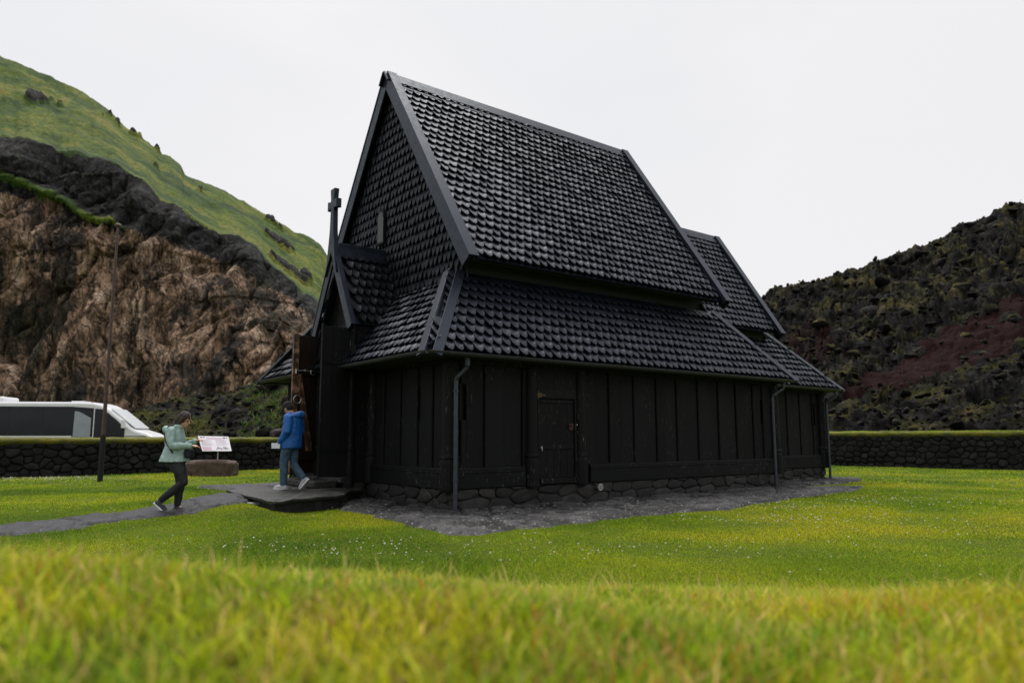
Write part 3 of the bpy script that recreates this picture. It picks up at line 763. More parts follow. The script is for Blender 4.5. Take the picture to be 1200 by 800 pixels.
# ---------------- choir roofs
CR,CER,CVE=7.70,4.36,1.60; CUB=12.72
roof_plane('choir_roof',[(8.3,CVE,CER),(CUB-.13,CVE,CER),(CUB-.13,m0,CR),(8.3,m0,CR)],.2,.235,M['shingle'],seed=31)
roof_plane('choir_roof',[(8.3,W-CVE,CER),(CUB-.13,W-CVE,CER),(CUB-.13,m0,CR),(8.3,m0,CR)],.2,.235,M['shingle'],seed=32)
gable_trim(8.3,CUB,CVE,CER,m0,CR,W-CVE,front=False)
ridge_cap(8.35,CUB+.1,m0,CR,CVE,CER)
B0=(9.85,CEV,ZL);B1=(CEU,CEV,ZL);B2=(13.0,2.33,4.46);B3=(9.0,2.33,4.46)
roof_plane('choir_aisle_roof',[B0,B1,B2,B3],.2,.225,M['shingle'],seed=33)
roof_plane('choir_aisle_roof',[mirror(B1),mirror(B0),mirror(B3),mirror(B2)],.2,.225,M['shingle'],seed=34)
roof_plane('choir_end_roof',[B1,mirror(B1),mirror(B2),B2],.2,.225,M['shingle'],seed=35)
hip(B1,B2,[B0,mirror(B1)]); hip(mirror(B1),mirror(B2),[mirror(B0),B1])
mb=MB(); mb.prism([(12.5,1.9,4.2),(12.5,W-1.9,4.2),(12.5,m0,7.4)],(.05,0,0)); mb.box(8.3,12.5,2.0,2.05,4.1,4.9); mb.box(8.3,12.5,W-2.05,W-2,4.1,4.9); mb.build('choir_core_wall',M['dark'],church)
# ---------------- porch
PV=3.95; PU=-.52; PZR=5.30; PZE=3.62; PH=.93
for s in (-1,1):
    e0=(PU+.12,PV+s*PH,PZE); e1=(.80,PV+s*PH,PZE)
    roof_plane('porch_roof',[e0,e1,(.80,PV,PZR),(PU+.12,PV,PZR)],.17,.24,M['shingle_wall'],seed=41+s)
    d=Vector((0,-s*PH,PZR-PZE)).normalized(); nrm=Vector((0,s*d.z,abs(d.y)))
    P0=Vector((PU-.03,PV+s*PH,PZE))-d*.1; P1=Vector((PU-.03,PV,PZR))
    mb=MB(); mb.board(P0+nrm*.07,P1+nrm*.07+d*.05,-nrm,EX,.20,.05)
    mb.board(P0+nrm*.073-Vector((.012,0,0)),P1+nrm*.073+d*.05-Vector((.012,0,0)),EX,nrm,.12,.035)
    mb.build('porch_barge_board',M['trim'],church,bevel=.005)
# boxy ridge beam above the porch ridge
mb=MB(); mb.box(PU+.1,.80,PV-.05,PV+.05,PZR-.05,PZR+.22)
mb.prism([(PU+.1,PV-.16,PZR-.12),(PU+.1,PV-.05,PZR+.12),(PU+.1,PV+.05,PZR+.12),(PU+.1,PV+.16,PZR-.12)],(.68-PU,0,0)); mb.build('porch_ridge_beam',M['trim'],church,bevel=.006)
# cross growing out of the porch gable
mb=MB(); u0=PU-.075
prof=[(.02,PZR-.32),(.30,PZR-.52),(.205,PZR-.15),(.145,PZR+.18),(.095,PZR+.5),(.078,PZR+.95),(.085,PZR+1.22),(.115,PZR+1.42)]
left=[(PV-a,z) for a,z in prof[1:]]; right=[(PV+a,z) for a,z in reversed(prof[1:])]
poly=[(u0,PV,PZR-.05)]
mb.prism([(u0,y,z) for y,z in [(PV,PZR-.02)]+left+right],(.11,0,0))
za=PZR+1.06
for s in (-1,1):
    mb.prism([(u0-.006,PV+s*.07,za-.075),(u0-.006,PV+s*.235,za-.105),(u0-.006,PV+s*.235,za+.105),(u0-.006,PV+s*.07,za+.075)],(.122,0,0))
mb.build('cross',M['trim'],church,bevel=.008)
# porch walls
for v,s in ((3.15,-1),(4.75,1)):
    pb=MB()
    for i in range(3):
        u0=-.42+i*.41; pb.box(u0,u0+.40,v-.03 if s<0 else v-.0,v+.0 if s<0 else v+.03,.38,3.62)
    pb.box(-.42,.78,*((3.16,3.2) if s<0 else (4.70,4.74)),.38,3.6); pb.build('porch_wall',M['wall'],church)
for v in (3.13,4.78):
    pp=MB(); pp.lathe((-.40,v,0),[(.10,.30),(.10,1.0),(.115,1.02),(.115,1.05),(.085,1.09),(.085,3.62)],14); pp.build('porch_post',M['post'],church)
lt=MB(); lt.prism([(-.47,3.05,3.42),(-.47,4.86,3.42),(-.47,4.86,3.62),(-.47,3.05,3.62)],(.06,0,0)); lt.build('porch_lintel',M['beam'],church,bevel=.01)
# curved brackets under the barge feet
for s in (-1,1):
    bk=MB(); bk.prism([(-.50,PV+s*.98,3.66),(-.50,PV+s*.62,3.66),(-.50,PV+s*.76,3.42),(-.50,PV+s*.80,3.05),(-.50,PV+s*.88,3.05),(-.50,PV+s*.90,3.45)],(.05,0,0)); bk.build('bracket',M['beam'],church)
gp=MB(); gp.prism([(-.25,PV-.85,3.62),(-.25,PV+.85,3.62),(-.25,PV,5.1)],(.04,0,0)); gp.build('porch_gable',M['wall'],church)
# interior dark back and threshold
ip=MB(); ip.box(.7,.74,3.2,4.7,.4,3.6); ip.build('porch_inner_wall',M['void'],church)
th=MB(); th.box(-.55,.0,3.2,4.7,.36,.46); th.build('threshold',M['slab'],church,bevel=.015)
st=MB(); st.box(-1.05,-.55,3.35,5.1,.262,.40); st.build('door_step',M['slab'],church,bevel=.03)
# door leaves, both swung outwards
def leaf(v,s,name,inner,outer,front):
    d=MB(); 
    for i in range(3):
        a=-.47-i*.195; d.box(a-.19,a,v-.025,v+.025,.50,3.52)
    lf=d.build(name,outer,church,bevel=.004)
    return lf
L1=leaf(3.10,-1,'porch_door',None,M['wall'],0)
b=MB(); b.box(-1.085,-1.056,3.06,3.14,.47,3.56); b.build('door_edge',M['beam'],L1,bevel=.004)
for z in (1.0,2.75):
    b=MB(); b.box(-1.05,-.48,3.052,3.0745,z,z+.09); b.build('door_batten',M['beam'],L1,bevel=.004)
L2=leaf(4.78,1,'porch_door',None,M['darkbrown'],0); L2['label']='open porch door with its brown braced inner side showing'
b=MB(); b.box(-1.06,-.93,4.695,4.754,.5,3.54); b.build('door_stile',M['brown'],L2,bevel=.006)
b=MB()
b.prism([(-.98,4.69,2.62),(-.86,4.69,2.66),(-.55,4.69,.98),(-.69,4.69,.98)],(0,.055,0)); b.build('door_brace',M['brown'],L2,bevel=.01)
for q_ in ((.80,.96),(2.64,2.76)):
    b=MB(); b.box(-.93,-.48,4.70,4.754,*q_); b.build('door_rail',M['darkbrown'],L2,bevel=.006)
b=MB(); b.tube([(-1.0,4.67,2.73),(-.60,4.67,2.73)],.012,8); b.tube([(-1.0,4.66,2.66),(-1.0,4.66,2.76)],.016,8)
b.tube([(-.8,4.66,2.72),(-.8,4.65,2.76)],.02,8)
ring=[(-.62+.05*math.cos(t*math.pi/8),4.66,2.70+.055*math.sin(t*math.pi/8)) for t in range(0,15)]; b.tube(ring,.011,6)
b.tube([(-.62,4.66,2.75),(-.55,4.66,2.78)],.013,6)
b.build('latch_hook',M['iron'],L2)
b=MB(); b.tube([(-.95+.085*math.cos(t*math.pi/10),4.66+.0*t,2.10+.085*math.sin(t*math.pi/10)) for t in range(0,21)],.009,6,False)
b.build('ring_handle',M['iron'],L2)
b=MB(); b.box(-1.04,-.95,4.69,4.7,.65,.72); b.build('latch_plate',M['iron'],L2)
b=MB(); b.box(.3,CE-.4,.6 if False else 2.0,W-2.0,.3,2.6); b.build('inner_core',M['void'],church)

# ------------------------------------------------------------------ ENCLOSURE WALLS
def mk_moss():
    m,ns,ls,p=mat('mossy_turf'); v=coords(ns,ls); a=noise(ns,ls,v,2.5,8,.7); b=noise(ns,ls,v,40,5,.7)
    c=ramp(ns,ls,a,[(.35,(.07,.09,.008)),(.55,(.20,.18,.012)),(.72,(.27,.20,.015))])
    c=mix(ns,ls,ramp(ns,ls,b,[(.35,.7),(.6,0.)]),c,(.02,.03,.006))
    ls.new(c,p.inputs['Base Color']); p.inputs['Roughness'].default_value=.95; bump(ns,ls,p,b,1.,.05); return m
M['moss']=mk_moss()
def mk_blade(name,transl=.35):
    m=bpy.data.materials.new(name); m.use_nodes=True; ns=m.node_tree.nodes; ls=m.node_tree.links; ns.clear()
    out=ns.new('ShaderNodeOutputMaterial'); at=ns.new('ShaderNodeAttribute'); at.attribute_name='tint'
    d=ns.new('ShaderNodeBsdfPrincipled'); d.inputs['Roughness'].default_value=.55; d.inputs['Specular IOR Level'].default_value=.25
    t=ns.new('ShaderNodeBsdfTranslucent'); mx=ns.new('ShaderNodeMixShader'); mx.inputs[0].default_value=transl
    ls.new(at.outputs['Color'],d.inputs['Base Color']); ls.new(at.outputs['Color'],t.inputs['Color'])
    ls.new(d.outputs[0],mx.inputs[1]); ls.new(t.outputs[0],mx.inputs[2]); ls.new(mx.outputs[0],out.inputs['Surface'])
    return m
M['blade']=mk_blade('grass_blade',.42)
def grass_mesh(name,X,Y,Z,h,w,col,lean=.35,parent=None,levels=3,seed=1,mt=None):
    r=np.random.default_rng(seed); n=len(X); az=r.uniform(0,2*np.pi,n); la=r.uniform(0,2*np.pi,n)
    dx,dy=np.cos(az),np.sin(az); lx,ly=np.cos(la),np.sin(la); ln=lean*h*r.uniform(.1,1.6,n)
    vs=[];cs=[]
    ts=np.linspace(0,1,levels)
    for i,t in enumerate(ts):
        cx=X+lx*ln*t*t; cy=Y+ly*ln*t*t; cz=Z+h*(t-.18*lean*t*t)
        ww=w*(1-.25*t) if i<levels-1 else 0
        sh=.55+.45*t if True else 1
        c=col
        if i<levels-1:
            vs+= [np.stack([cx-dx*ww/2,cy-dy*ww/2,cz],-1),np.stack([cx+dx*ww/2,cy+dy*ww/2,cz],-1)]; cs+=[c,c]
        else: vs.append(np.stack([cx,cy,cz],-1)); cs.append(c)
    k=len(vs); V=np.stack(vs,1).reshape(-1,3); Cc=np.stack(cs,1).reshape(-1,3)
    b=np.arange(n)*k; F4=[]
    for i in range(levels-2): F4.append(np.stack([b+2*i,b+2*i+1,b+2*i+3,b+2*i+2],-1))
    F3=np.stack([b+2*(levels-2),b+2*(levels-2)+1,b+k-1],-1)
    fl=([np.concatenate(F4)] if F4 else [])+[F3]
    return npmesh(name,V,fl,mt or M['blade'],parent,col=Cc)
def grass_colors(X,Y,r,straw=.12,dark=1.0,yel=0):
    n=len(X); a=fbm(X*.35,Y*.35,4.4,3); b=r.uniform(0,1,n)
    t=np.clip(.38+.60*a+.35*(b-.5)+yel,0,1)[:,None]
    g0=np.array([.08,.18,.008]);g1=np.array([.27,.385,.010]);g2=np.array([.56,.52,.020])
    c=np.where(t<.5,g0+(g1-g0)*t*2,g1+(g2-g1)*(t-.5)*2)
    s=r.uniform(0,1,n)<straw
    st=np.array([.62,.42,.13])*r.uniform(.6,1.2,(n,1))
    c=np.where(s[:,None],st,c); c=c*r.uniform(.45,1.5,(n,1))*dark
    return c
def encl_wall(name,P0,P1,h,label,seed,grass_h=.05,yel=.1):
    P0=Vector((*P0,0));P1=Vector((*P1,0)); d=(P1-P0); L=d.length; rz=math.atan2(d.y,d.x)
    e=empty(name,P0,rz); tag(e,label,'stone wall')
    mb=MB(); stone_wall(mb,(0,0,0),(1,0,0),(0,-1,0),L,-.08,h-.06,(.2,.52),(.17,.33),.10,seed,.012)
    mb.box(0,L,.02,.75,-.1,h-.07)
    stone_wall(mb,(0,.77,0),(1,0,0),(0,1,0),L,-.08,h-.06,(.4,.7),(.3,.45),.05,seed+1,.01)
    mb.build('stonework',M['lavastone'],e)
    nx=int(L/.12); xs_=np.linspace(0,L,nx); pr=[(-.04,-.15),(-.13,-.07),(-.12,.01),(.0,.05),(.38,.09),(.66,.06),(.82,-.02),(.78,-.1)]
    V=[]
    for py,pz in pr:
        V.append(np.stack([xs_,py+.04*perlin(xs_*2.2,py*5,seed),h+pz+.035*perlin(xs_*1.8,py*3,seed+3)+.015*perlin(xs_*9,py*3,seed+3)],-1))
    V=np.stack(V,0); k=len(pr); idx=np.arange(k*nx).reshape(k,nx)
    q=np.stack([idx[:-1,:-1],idx[:-1,1:],idx[1:,1:],idx[1:,:-1]],-1).reshape(-1,4)
    cap=npmesh('turf_cap',V.reshape(-1,3),[q],M['moss'],e,smooth=True)
    r=np.random.default_rng(seed); n=int(L*1100); X=r.uniform(0,L,n);Y=r.uniform(-.1,.8,n)
    hh=grass_h*r.uniform(.4,1.4,n)*(1+.5*perlin(X*1.3,Y,seed))
    Z=h+.04-.06*sstep(.0,.15,-Y+.02)
    grass_mesh('cap_grass',X,Y,Z,hh,np.full(n,.014),grass_colors(X,Y,r,.12,1.,yel),.9,cap,3,seed)
    return e
CORN=(4.53,42.3)
wl=encl_wall('stone_wall',(-23.5,18.0),CORN,1.20,'low dark lava stone wall with yellow mossy top, running behind the two people',50,.035,.35)
wr=encl_wall('stone_wall',CORN,(26.5,22.1),1.42,'dark lava stone wall with bright green turf top at the foot of the rubble slope',60,.06,.15)
# near-side reach of wl faces camera? both built with outward face -Y in their own frame

# ------------------------------------------------------------------ LAWN GRASS
def scatter(x0,x1,y0,y1,n,seed,polys=(),fr=.78):
    r=np.random.default_rng(seed); X=r.uniform(x0,x1,n);Y=r.uniform(y0,y1,n)
    k=np.abs(X)<Y*fr+.6
    X,Y=X[k],Y[k]
    for P in polys:
        jx=.16*perlin(X*2.5,Y*2.5,2.2);jy=.16*perlin(X*2.5,Y*2.5,8.2)
        k=~inpoly(X+jx,Y+jy,P); X,Y=X[k],Y[k]
    return X,Y,r
BL=(PAVE,PATH,PATH2,BUILD,SLAB)
# wall sides: keep grass inside the yard (in front of both walls)
def yard(X,Y):
    a=(-23.5,18.0);b=CORN;c=(26.5,22.1)
    s1=(b[0]-a[0])*(Y-a[1])-(b[1]-a[1])*(X-a[0]); s2=(c[0]-b[0])*(Y-b[1])-(c[1]-b[1])*(X-b[0])
    return (s1<-.1*30)&(s2<-.1*30)
# near bank, long unkempt blades
X,Y,r=scatter(-5.2,5.2,1.0,6.2,250000,71,(),.80)
dens=1-sstep(3.2,6.2,Y); k=r.uniform(0,1,len(X))<(.12+.88*dens); X,Y=X[k],Y[k]; n=len(X)
lush=.5+.5*fbm(X*1.6,Y*1.6,6.6,3)
hh=(.035+.06*np.clip(lush,0,1.2))*r.uniform(.35,1.45,n)*(1-.45*sstep(2.6,6.,Y))
tall=r.uniform(0,1,n)<.004; hh=np.where(tall,hh*1.7,hh)
cc=grass_colors(X,Y,r,.15,1.,.10+.5*fbm(X*1.1,Y*1.1,1.1,2)); 
rd=r.uniform(0,1,n)<.012; cc=np.where(rd[:,None],np.array([.40,.15,.035])*r.uniform(.7,1.2,(n,1)),cc)
grass1=grass_mesh('bank_grass',X,Y,gz(X,Y)-.004,hh,r.uniform(.003,.0075,n),cc,.75,None,4,72)
X,Y,r=scatter(-5,5,1.0,5.6,62000,171,(),.80); n=len(X)
cl_g=fbm(X*1.4,Y*1.4,16.6,3); k=(cl_g+r.uniform(-.5,.5,n))>-.1; X,Y=X[k],Y[k]; n=len(X)
u_=np.clip(r.uniform(0,1,n)+.28*fbm(X*1.3,Y*1.3,27.7,2),0,1)[:,None]
cc=np.where(u_<.5,np.array([.40,.55,.02]),np.where(u_<.72,np.array([.80,.72,.10]),np.where(u_<.88,np.array([.88,.62,.22]),np.where(u_<.93,np.array([.12,.34,.02]),np.array([.72,.28,.06])))))*r.uniform(.7,1.2,(n,1))
g1b=grass_mesh('bank_grass_tips',X,Y,gz(X,Y),.035+.075*r.uniform(0,1,n)**1.6,r.uniform(.0035,.0075,n),cc,.6,None,4,173)
tag(g1b,'brighter broad yellow and straw blades standing up out of the near bank','grass',kind='stuff')
r=np.random.default_rng(179); n=1800; X=r.uniform(-4.6,4.6,n);Y=r.uniform(2.3,5.4,n); k=(np.abs(X)<Y*.8+.3)&(fbm(X*1.1,Y*1.1,3.9,2)+r.uniform(-.4,.4,n)>-.05); X,Y=X[k],Y[k]; n=len(X)
cc=np.where(r.uniform(0,1,n)[:,None]<.5,np.array([.34,.46,.03]),np.array([.70,.55,.20]))*r.uniform(.7,1.15,(n,1))
g1c=grass_mesh('bank_stalks',X,Y,gz(X,Y),r.uniform(.10,.20,n),r.uniform(.003,.006,n),cc,.35,None,4,181)
tag(g1c,'thin taller straw and green stalks sticking up along the rim of the bank','grass',kind='stuff')
tag(grass1,'long unkempt green and straw-yellow grass on the near bank','grass',kind='stuff')
# mid lawn
XS=[];YS=[];HS=[];WS=[];CS=[]
for (y0,y1,n,w,h,sd) in ((4.2,8,330000,.0045,.040,81),(8,13,330000,.007,.034,82),(13,20,300000,.012,.04,83),(20,44,300000,.024,.05,84)):
    X,Y,r=scatter(-y1*.8,y1*.8,y0,y1,n,sd,BL,.78)
    k=yard(X,Y); X,Y=X[k],Y[k]; n=len(X)
    lush=np.clip(.75+.5*fbm(X*.8,Y*.8,5.5,3),.3,1.4)
    XS.append(X);YS.append(Y);HS.append(h*lush*r.uniform(.5,1.4,n));WS.append(w*r.uniform(.6,1.3,n))
    CS.append(grass_colors(X,Y,r,.05,1.,.06))
X=np.concatenate(XS);Y=np.concatenate(YS)
grass2=grass_mesh('lawn_grass',X,Y,gz(X,Y)-.003,np.concatenate(HS),np.concatenate(WS),np.concatenate(CS),.8,None,3,85)
tag(grass2,'short bright green mown lawn grass around the church','grass',kind='stuff')
# white clover heads
def mk_flower():
    m,ns,ls,p=mat('clover_white'); g=ns.new('ShaderNodeNewGeometry')
    ls.new(ramp(ns,ls,g.outputs['Random Per Island'],[(0,(.45,.44,.33)),(1,(.8,.8,.74))]),p.inputs['Base Color']); p.inputs['Roughness'].default_value=.8; return m
M['clover']=mk_flower()
r=np.random.default_rng(91); fp=[]
def patch(cx,cy,sx,sy,n):
    for _ in range(int(n*.8)): fp.append((cx+r.normal()*sx,cy+r.normal()*sy))
def gp(x,y):
    q=ray(x,y);t=-H/q[2];return q[0]*t,q[1]*t
for (x,y,sx,sy,n) in ((400,640,1.0,.35,40),(560,650,1.2,.4,50),(700,640,1.2,.5,36),(930,597,1.0,.6,120),(1050,590,1.5,.8,140),(1000,612,1.2,.5,90),(840,612,.9,.4,50),(1120,625,1.2,.6,60),(900,640,1.0,.5,30),(300,638,.9,.3,22),(350,650,.7,.2,20),(1150,575,2.5,1.2,80)):
    c=gp(x,y); patch(c[0],c[1],sx,sy,n)
for (x,y) in ((15,560),(50,560),(85,559),(100,561),(30,562)):
    c=gp(x,y); patch(c[0],c[1],.9,.3,65)
for _ in range(170): fp.append((r.uniform(-8,14),r.uniform(6.5,18)))
FP=np.array(fp); 
for P in BL: FP=FP[~inpoly(FP[:,0],FP[:,1],P)]
ph=(1+5**.5)/2; ico=np.array([(-1,ph,0),(1,ph,0),(-1,-ph,0),(1,-ph,0),(0,-1,ph),(0,1,ph),(0,-1,-ph),(0,1,-ph),(ph,0,-1),(ph,0,1),(-ph,0,-1),(-ph,0,1)])/1.9
icf=np.array([(0,11,5),(0,5,1),(0,1,7),(0,7,10),(0,10,11),(1,5,9),(5,11,4),(11,10,2),(10,7,6),(7,1,8),(3,9,4),(3,4,2),(3,2,6),(3,6,8),(3,8,9),(4,9,5),(2,4,11),(6,2,10),(8,6,7),(9,8,1)])
nf=len(FP); rad=r.uniform(.005,.0115,nf)*(1+.03*np.maximum(0,FP[:,1]-8))
cz=gz(FP[:,0],FP[:,1])+r.uniform(.03,.055,nf)
V=ico[None]*rad[:,None,None]*np.array([1,1,.85])+np.stack([FP[:,0],FP[:,1],cz],-1)[:,None,:]
fl=npmesh('clover_flowers',V.reshape(-1,3),[(icf[None]+np.arange(nf)[:,None,None]*12).reshape(-1,3)],M['clover'])
tag(fl,'scattered small white clover heads in the lawn','flowers',kind='stuff')
# ------------------------------------------------------------------ LEFT HILL WITH CLIFF
def interp(pts,x): 
    p=np.array(pts,float); return np.interp(x,p[:,0],p[:,1])
SKY=[(-500,-260),(-200,-70),(0,65),(30,77),(60,88),(95,104),(125,124),(150,150),(165,158),(190,180),(200,182),(212,193),(216,203),(240,213),(265,224),(290,238),(320,254),(345,270),(362,277),(376,287),(384,300),(400,325),(430,350),(480,400),(560,450),(680,500)]
RIM=[(-500,110),(-200,130),(0,158),(35,162),(67,176),(90,176),(111,185),(135,190),(152,202),(172,215),(195,234),(216,246),(240,262),(257,273),(280,278),(300,288),(313,306),(337,324),(352,338),(372,352),(410,385),(480,430),(560,470),(680,505)]
cols=np.linspace(-420,640,720)
nc=len(cols); tc=np.linspace(0,1,230); tg=np.linspace(0,1,120)[1:]
sky=interp(SKY,cols);rim=interp(RIM,cols)
sky=sky+1.5*fbm(cols*.06,0,3,3)+.9*np.abs(fbm(cols*.25,0,9,2)); rim=rim+4*fbm(cols*.045,0,8,4)
rim=np.maximum(rim,sky+3)
rows=[];yrow=[]
ybase=536
Yb=92;Yr=113;Yt=185
for t in tc: rows.append((ybase+(rim-ybase)*t, Yb+(Yr-Yb)*(t**1.4)*np.ones(nc), t*np.ones(nc), np.zeros(nc)))
for t in tg: rows.append((rim+(sky-rim)*t, Yr+(Yt-Yr)*(t**.9)*np.ones(nc), np.ones(nc)+t, np.ones(nc)*t))
# back side falling away
for k in (1,2,3): rows.append((sky, Yt*np.ones(nc)+k*25, np.ones(nc)*2+k, np.ones(nc)))
PY=np.stack([a for a,_,_,_ in rows]); DY=np.stack([b for _,b,_,_ in rows]); TT=np.stack([c for _,_,c,_ in rows])
PX=np.broadcast_to(cols,PY.shape)
dx=(PX-600)/F; up=(400-PY)/F
fy=math.cos(PITCH)-up*math.sin(PITCH); fz=math.sin(PITCH)+up*math.cos(PITCH)
X0=dx/fy*DY; Z0=H+fz/fy*DY
nb=3
for k in range(1,nb+1):
    Z0[-nb-1+k]=Z0[-nb-1]-k*14
    X0[-nb-1+k]=X0[-nb-1]
cl=1-sstep(.9,1.03,TT)   # cliffness
# relief
wx=X0+3*fbm(X0*.05,Z0*.05,2,2)
D=(3.0*fbm(wx*.045,DY*.01,Z0*.03,3)+1.1*ridged(wx*.13,3.3,Z0*.03,4)+.6*ridged(wx*.42,1.3,Z0*.07,4)+.30*ridged(wx*.95,1.3,Z0*.16,4)+.22*fbm(wx*1.3,1.3,Z0*.6,4))*cl
hA,eA=cells(wx*.28+.5*fbm(wx*.2,Z0*.1,3,2),Z0*.075+DY*0,3); hB,eB=cells(wx*.62+.3*fbm(wx*.5,Z0*.15,6,2),Z0*.11,5); hC,eC=cells(wx*1.6,Z0*.35,7)
D=D+(1.7*hA+.6*hB+.14*hC-.8*(1-sstep(0,.16,eA))-.25*(1-sstep(0,.2,eB)))*cl*sstep(0,.05,1-TT)
# bedding ledges high up
led=.45*np.sign(np.sin(Z0*.9+1.6*fbm(X0*.06,0,Z0*.02,3)))*sstep(.45,.75,TT)*cl*(.5+.5*fbm(X0*.1,1,Z0*.1,2))
gr=1-cl
Dg=(1.6*fbm(X0*.05,DY*.05,1.5,4)+.35*fbm(X0*.4,DY*.3,2.5,3))*gr*sstep(1.0,1.15,TT)*(1-sstep(1.9,2.0,TT)*.7)
# rocky outcrops on the slope
oc=fbm(X0*.09+5,DY*.07,Z0*.05,4); ocm=sstep(.60,.75,oc)*gr*sstep(1.02,1.1,TT)
Dg=Dg+ocm*(1.3+.8*ridged(X0*.5,DY*.4,Z0*.5,3)*.6)
Yf=DY-D-led; Zf=Z0+Dg; Xf=X0+.35*fbm(X0*.5,Z0*.5,4,2)*cl
# colour masks
ledgeline=interp([(-400,120),(0,205),(60,228),(110,256),(150,268),(200,290),(300,350)],PX)
ledge=np.exp(-((PY-ledgeline-4*fbm(PX*.03,0,1,2))/ (5.5+4*fbm(PX*.05,1,5,2)))**2)*sstep(215,120,PX) if False else np.exp(-((PY-ledgeline-4*fbm(PX*.03,0,1,2))/6.5)**2)*(1-sstep(110,210,PX))
Yf=Yf-ledge*cl*1.6
grassm=np.clip(sstep(.985,1.015,TT+.03*fbm(X0*.15,Z0*.15,3,3))*(1-ocm)+.85*ledge+ .7*sstep(.35,.7,fbm(X0*.07+9,Z0*.10,2,4))*cl*.55,0,1)
below=PY-interp([(-400,120),(0,205),(60,228),(110,250),(150,255),(200,262),(300,306),(380,350)],PX)
tan_=sstep(4,34,below+14*fbm(X0*.08,Z0*.05,6,3))*cl
tan_=tan_*(.35+.65*sstep(-.35,.25,fbm(X0*.14,Z0*.045,4.5,4)+.1))
rightdark=sstep(0,40,PY-rim-10+14*fbm(X0*.09,Z0*.06,6,3)); tan_=tan_*rightdark
V=np.stack([Xf,Yf,Zf],-1).reshape(-1,3); n0,n1=PX.shape; idx=np.arange(n0*n1).reshape(n0,n1)
q=np.stack([idx[:-1,:-1],idx[:-1,1:],idx[1:,1:],idx[1:,:-1]],-1).reshape(-1,4)
def mk_cliff():
    m,ns,ls,p=mat('cliff_rock')
    g=ns.new('ShaderNodeAttribute'); g.attribute_name='grassy'; t=ns.new('ShaderNodeAttribute'); t.attribute_name='tan'
    vs_=coords(ns,ls,(1,1,.22)); st=noise(ns,ls,vs_,.26,12,.74,.3)
    vv=coords(ns,ls,(1,1,1)); a=noise(ns,ls,vv,.12,8,.65); b=noise(ns,ls,vv,1.3,8,.7); c=noise(ns,ls,coords(ns,ls,(1,1,.13)),.20,10,.76,.6)
    dark=ramp(ns,ls,b,[(.36,(.004,.004,.005)),(.5,(.022,.021,.022)),(.62,(.065,.060,.058)),(.72,(.15,.14,.13))])
    tan=ramp(ns,ls,st,[(.36,(.065,.046,.034)),(.43,(.22,.145,.095)),(.52,(.44,.285,.185)),(.61,(.70,.52,.38))])
    big=noise(ns,ls,coords(ns,ls,(1,1,.6)),.055,8,.7,.5)
    red=ramp(ns,ls,a,[(.5,0.),(.66,.6)]); tan=mix(ns,ls,math_(ns,ls,'MULTIPLY',red,.6),tan,(.12,.055,.034))
    streak=ramp(ns,ls,c,[(.49,0.),(.55,1.)]); tan=mix(ns,ls,math_(ns,ls,'MULTIPLY',streak,.88),tan,(.022,.021,.018))
    tan=mix(ns,ls,ramp(ns,ls,big,[(.53,0.),(.61,.8)]),tan,(.024,.025,.016))
    # thin mossy film in places
    ms=noise(ns,ls,vv,.35,8,.75); tan=mix(ns,ls,ramp(ns,ls,ms,[(.53,0.),(.66,.7)]),tan,(.05,.052,.022)); dark=mix(ns,ls,ramp(ns,ls,ms,[(.55,0.),(.68,.6)]),dark,(.045,.055,.018))
    rock=mix(ns,ls,ramp(ns,ls,math_(ns,ls,'ADD',t.outputs['Fac'],math_(ns,ls,'MULTIPLY',math_(ns,ls,'SUBTRACT',b,.5),.9)),[(.3,0.),(.55,1.)]),dark,tan)
    m1=ns.new('ShaderNodeMapping'); m1.inputs['Rotation'].default_value=(0,R(-36),0); ls.new(vv,m1.inputs['Vector']); m2=ns.new('ShaderNodeMapping'); m2.inputs['Scale'].default_value=(.28,.3,1); ls.new(m1.outputs[0],m2.inputs['Vector'])
    gn=noise(ns,ls,m2.outputs[0],.16,9,.72,.1); gn2=noise(ns,ls,vv,1.6,6,.75)
    gc=ramp(ns,ls,gn,[(.38,(.026,.056,.010)),(.46,(.055,.105,.012)),(.53,(.13,.18,.014)),(.61,(.25,.23,.035))])
    gc=mix(ns,ls,ramp(ns,ls,gn2,[(.40,.75),(.56,0.)]),gc,(.022,.036,.010))
    fac=ramp(ns,ls,math_(ns,ls,'ADD',g.outputs['Fac'],math_(ns,ls,'MULTIPLY',math_(ns,ls,'SUBTRACT',gn2,.5),1.1)),[(.42,0.),(.56,1.)])
    jc=ramp(ns,ls,noise(ns,ls,coords(ns,ls,(1,1,.3)),1.7,6,.8),[(.36,.30),(.5,.85),(.66,1.4)]); rock=mix(ns,ls,1.0,rock,jc,'MULTIPLY')
    for sc_v,sz_v,w_v in ((.30,.28,.05),(.95,.35,.07)):
        wn=ns.new('ShaderNodeTexNoise'); wn.inputs['Scale'].default_value=.5; wn.inputs['Detail'].default_value=6; ls.new(vv,wn.inputs['Vector'])
        va=ns.new('ShaderNodeVectorMath'); va.operation='SCALE'; va.inputs['Scale'].default_value=2.6; ls.new(wn.outputs['Color'],va.inputs[0])
        vb=ns.new('ShaderNodeVectorMath'); vb.operation='ADD'; ls.new(vv,vb.inputs[0]); ls.new(va.outputs[0],vb.inputs[1])
        mv=ns.new('ShaderNodeMapping'); mv.inputs['Scale'].default_value=(1,1,sz_v); ls.new(vb.outputs[0],mv.inputs['Vector'])
        vo=ns.new('ShaderNodeTexVoronoi'); vo.feature='DISTANCE_TO_EDGE'; vo.inputs['Scale'].default_value=sc_v; ls.new(mv.outputs[0],vo.inputs['Vector'])
        rock=mix(ns,ls,1.0,rock,ramp(ns,ls,vo.outputs['Distance'],[(.0,.25),(w_v,1.)]),'MULTIPLY')
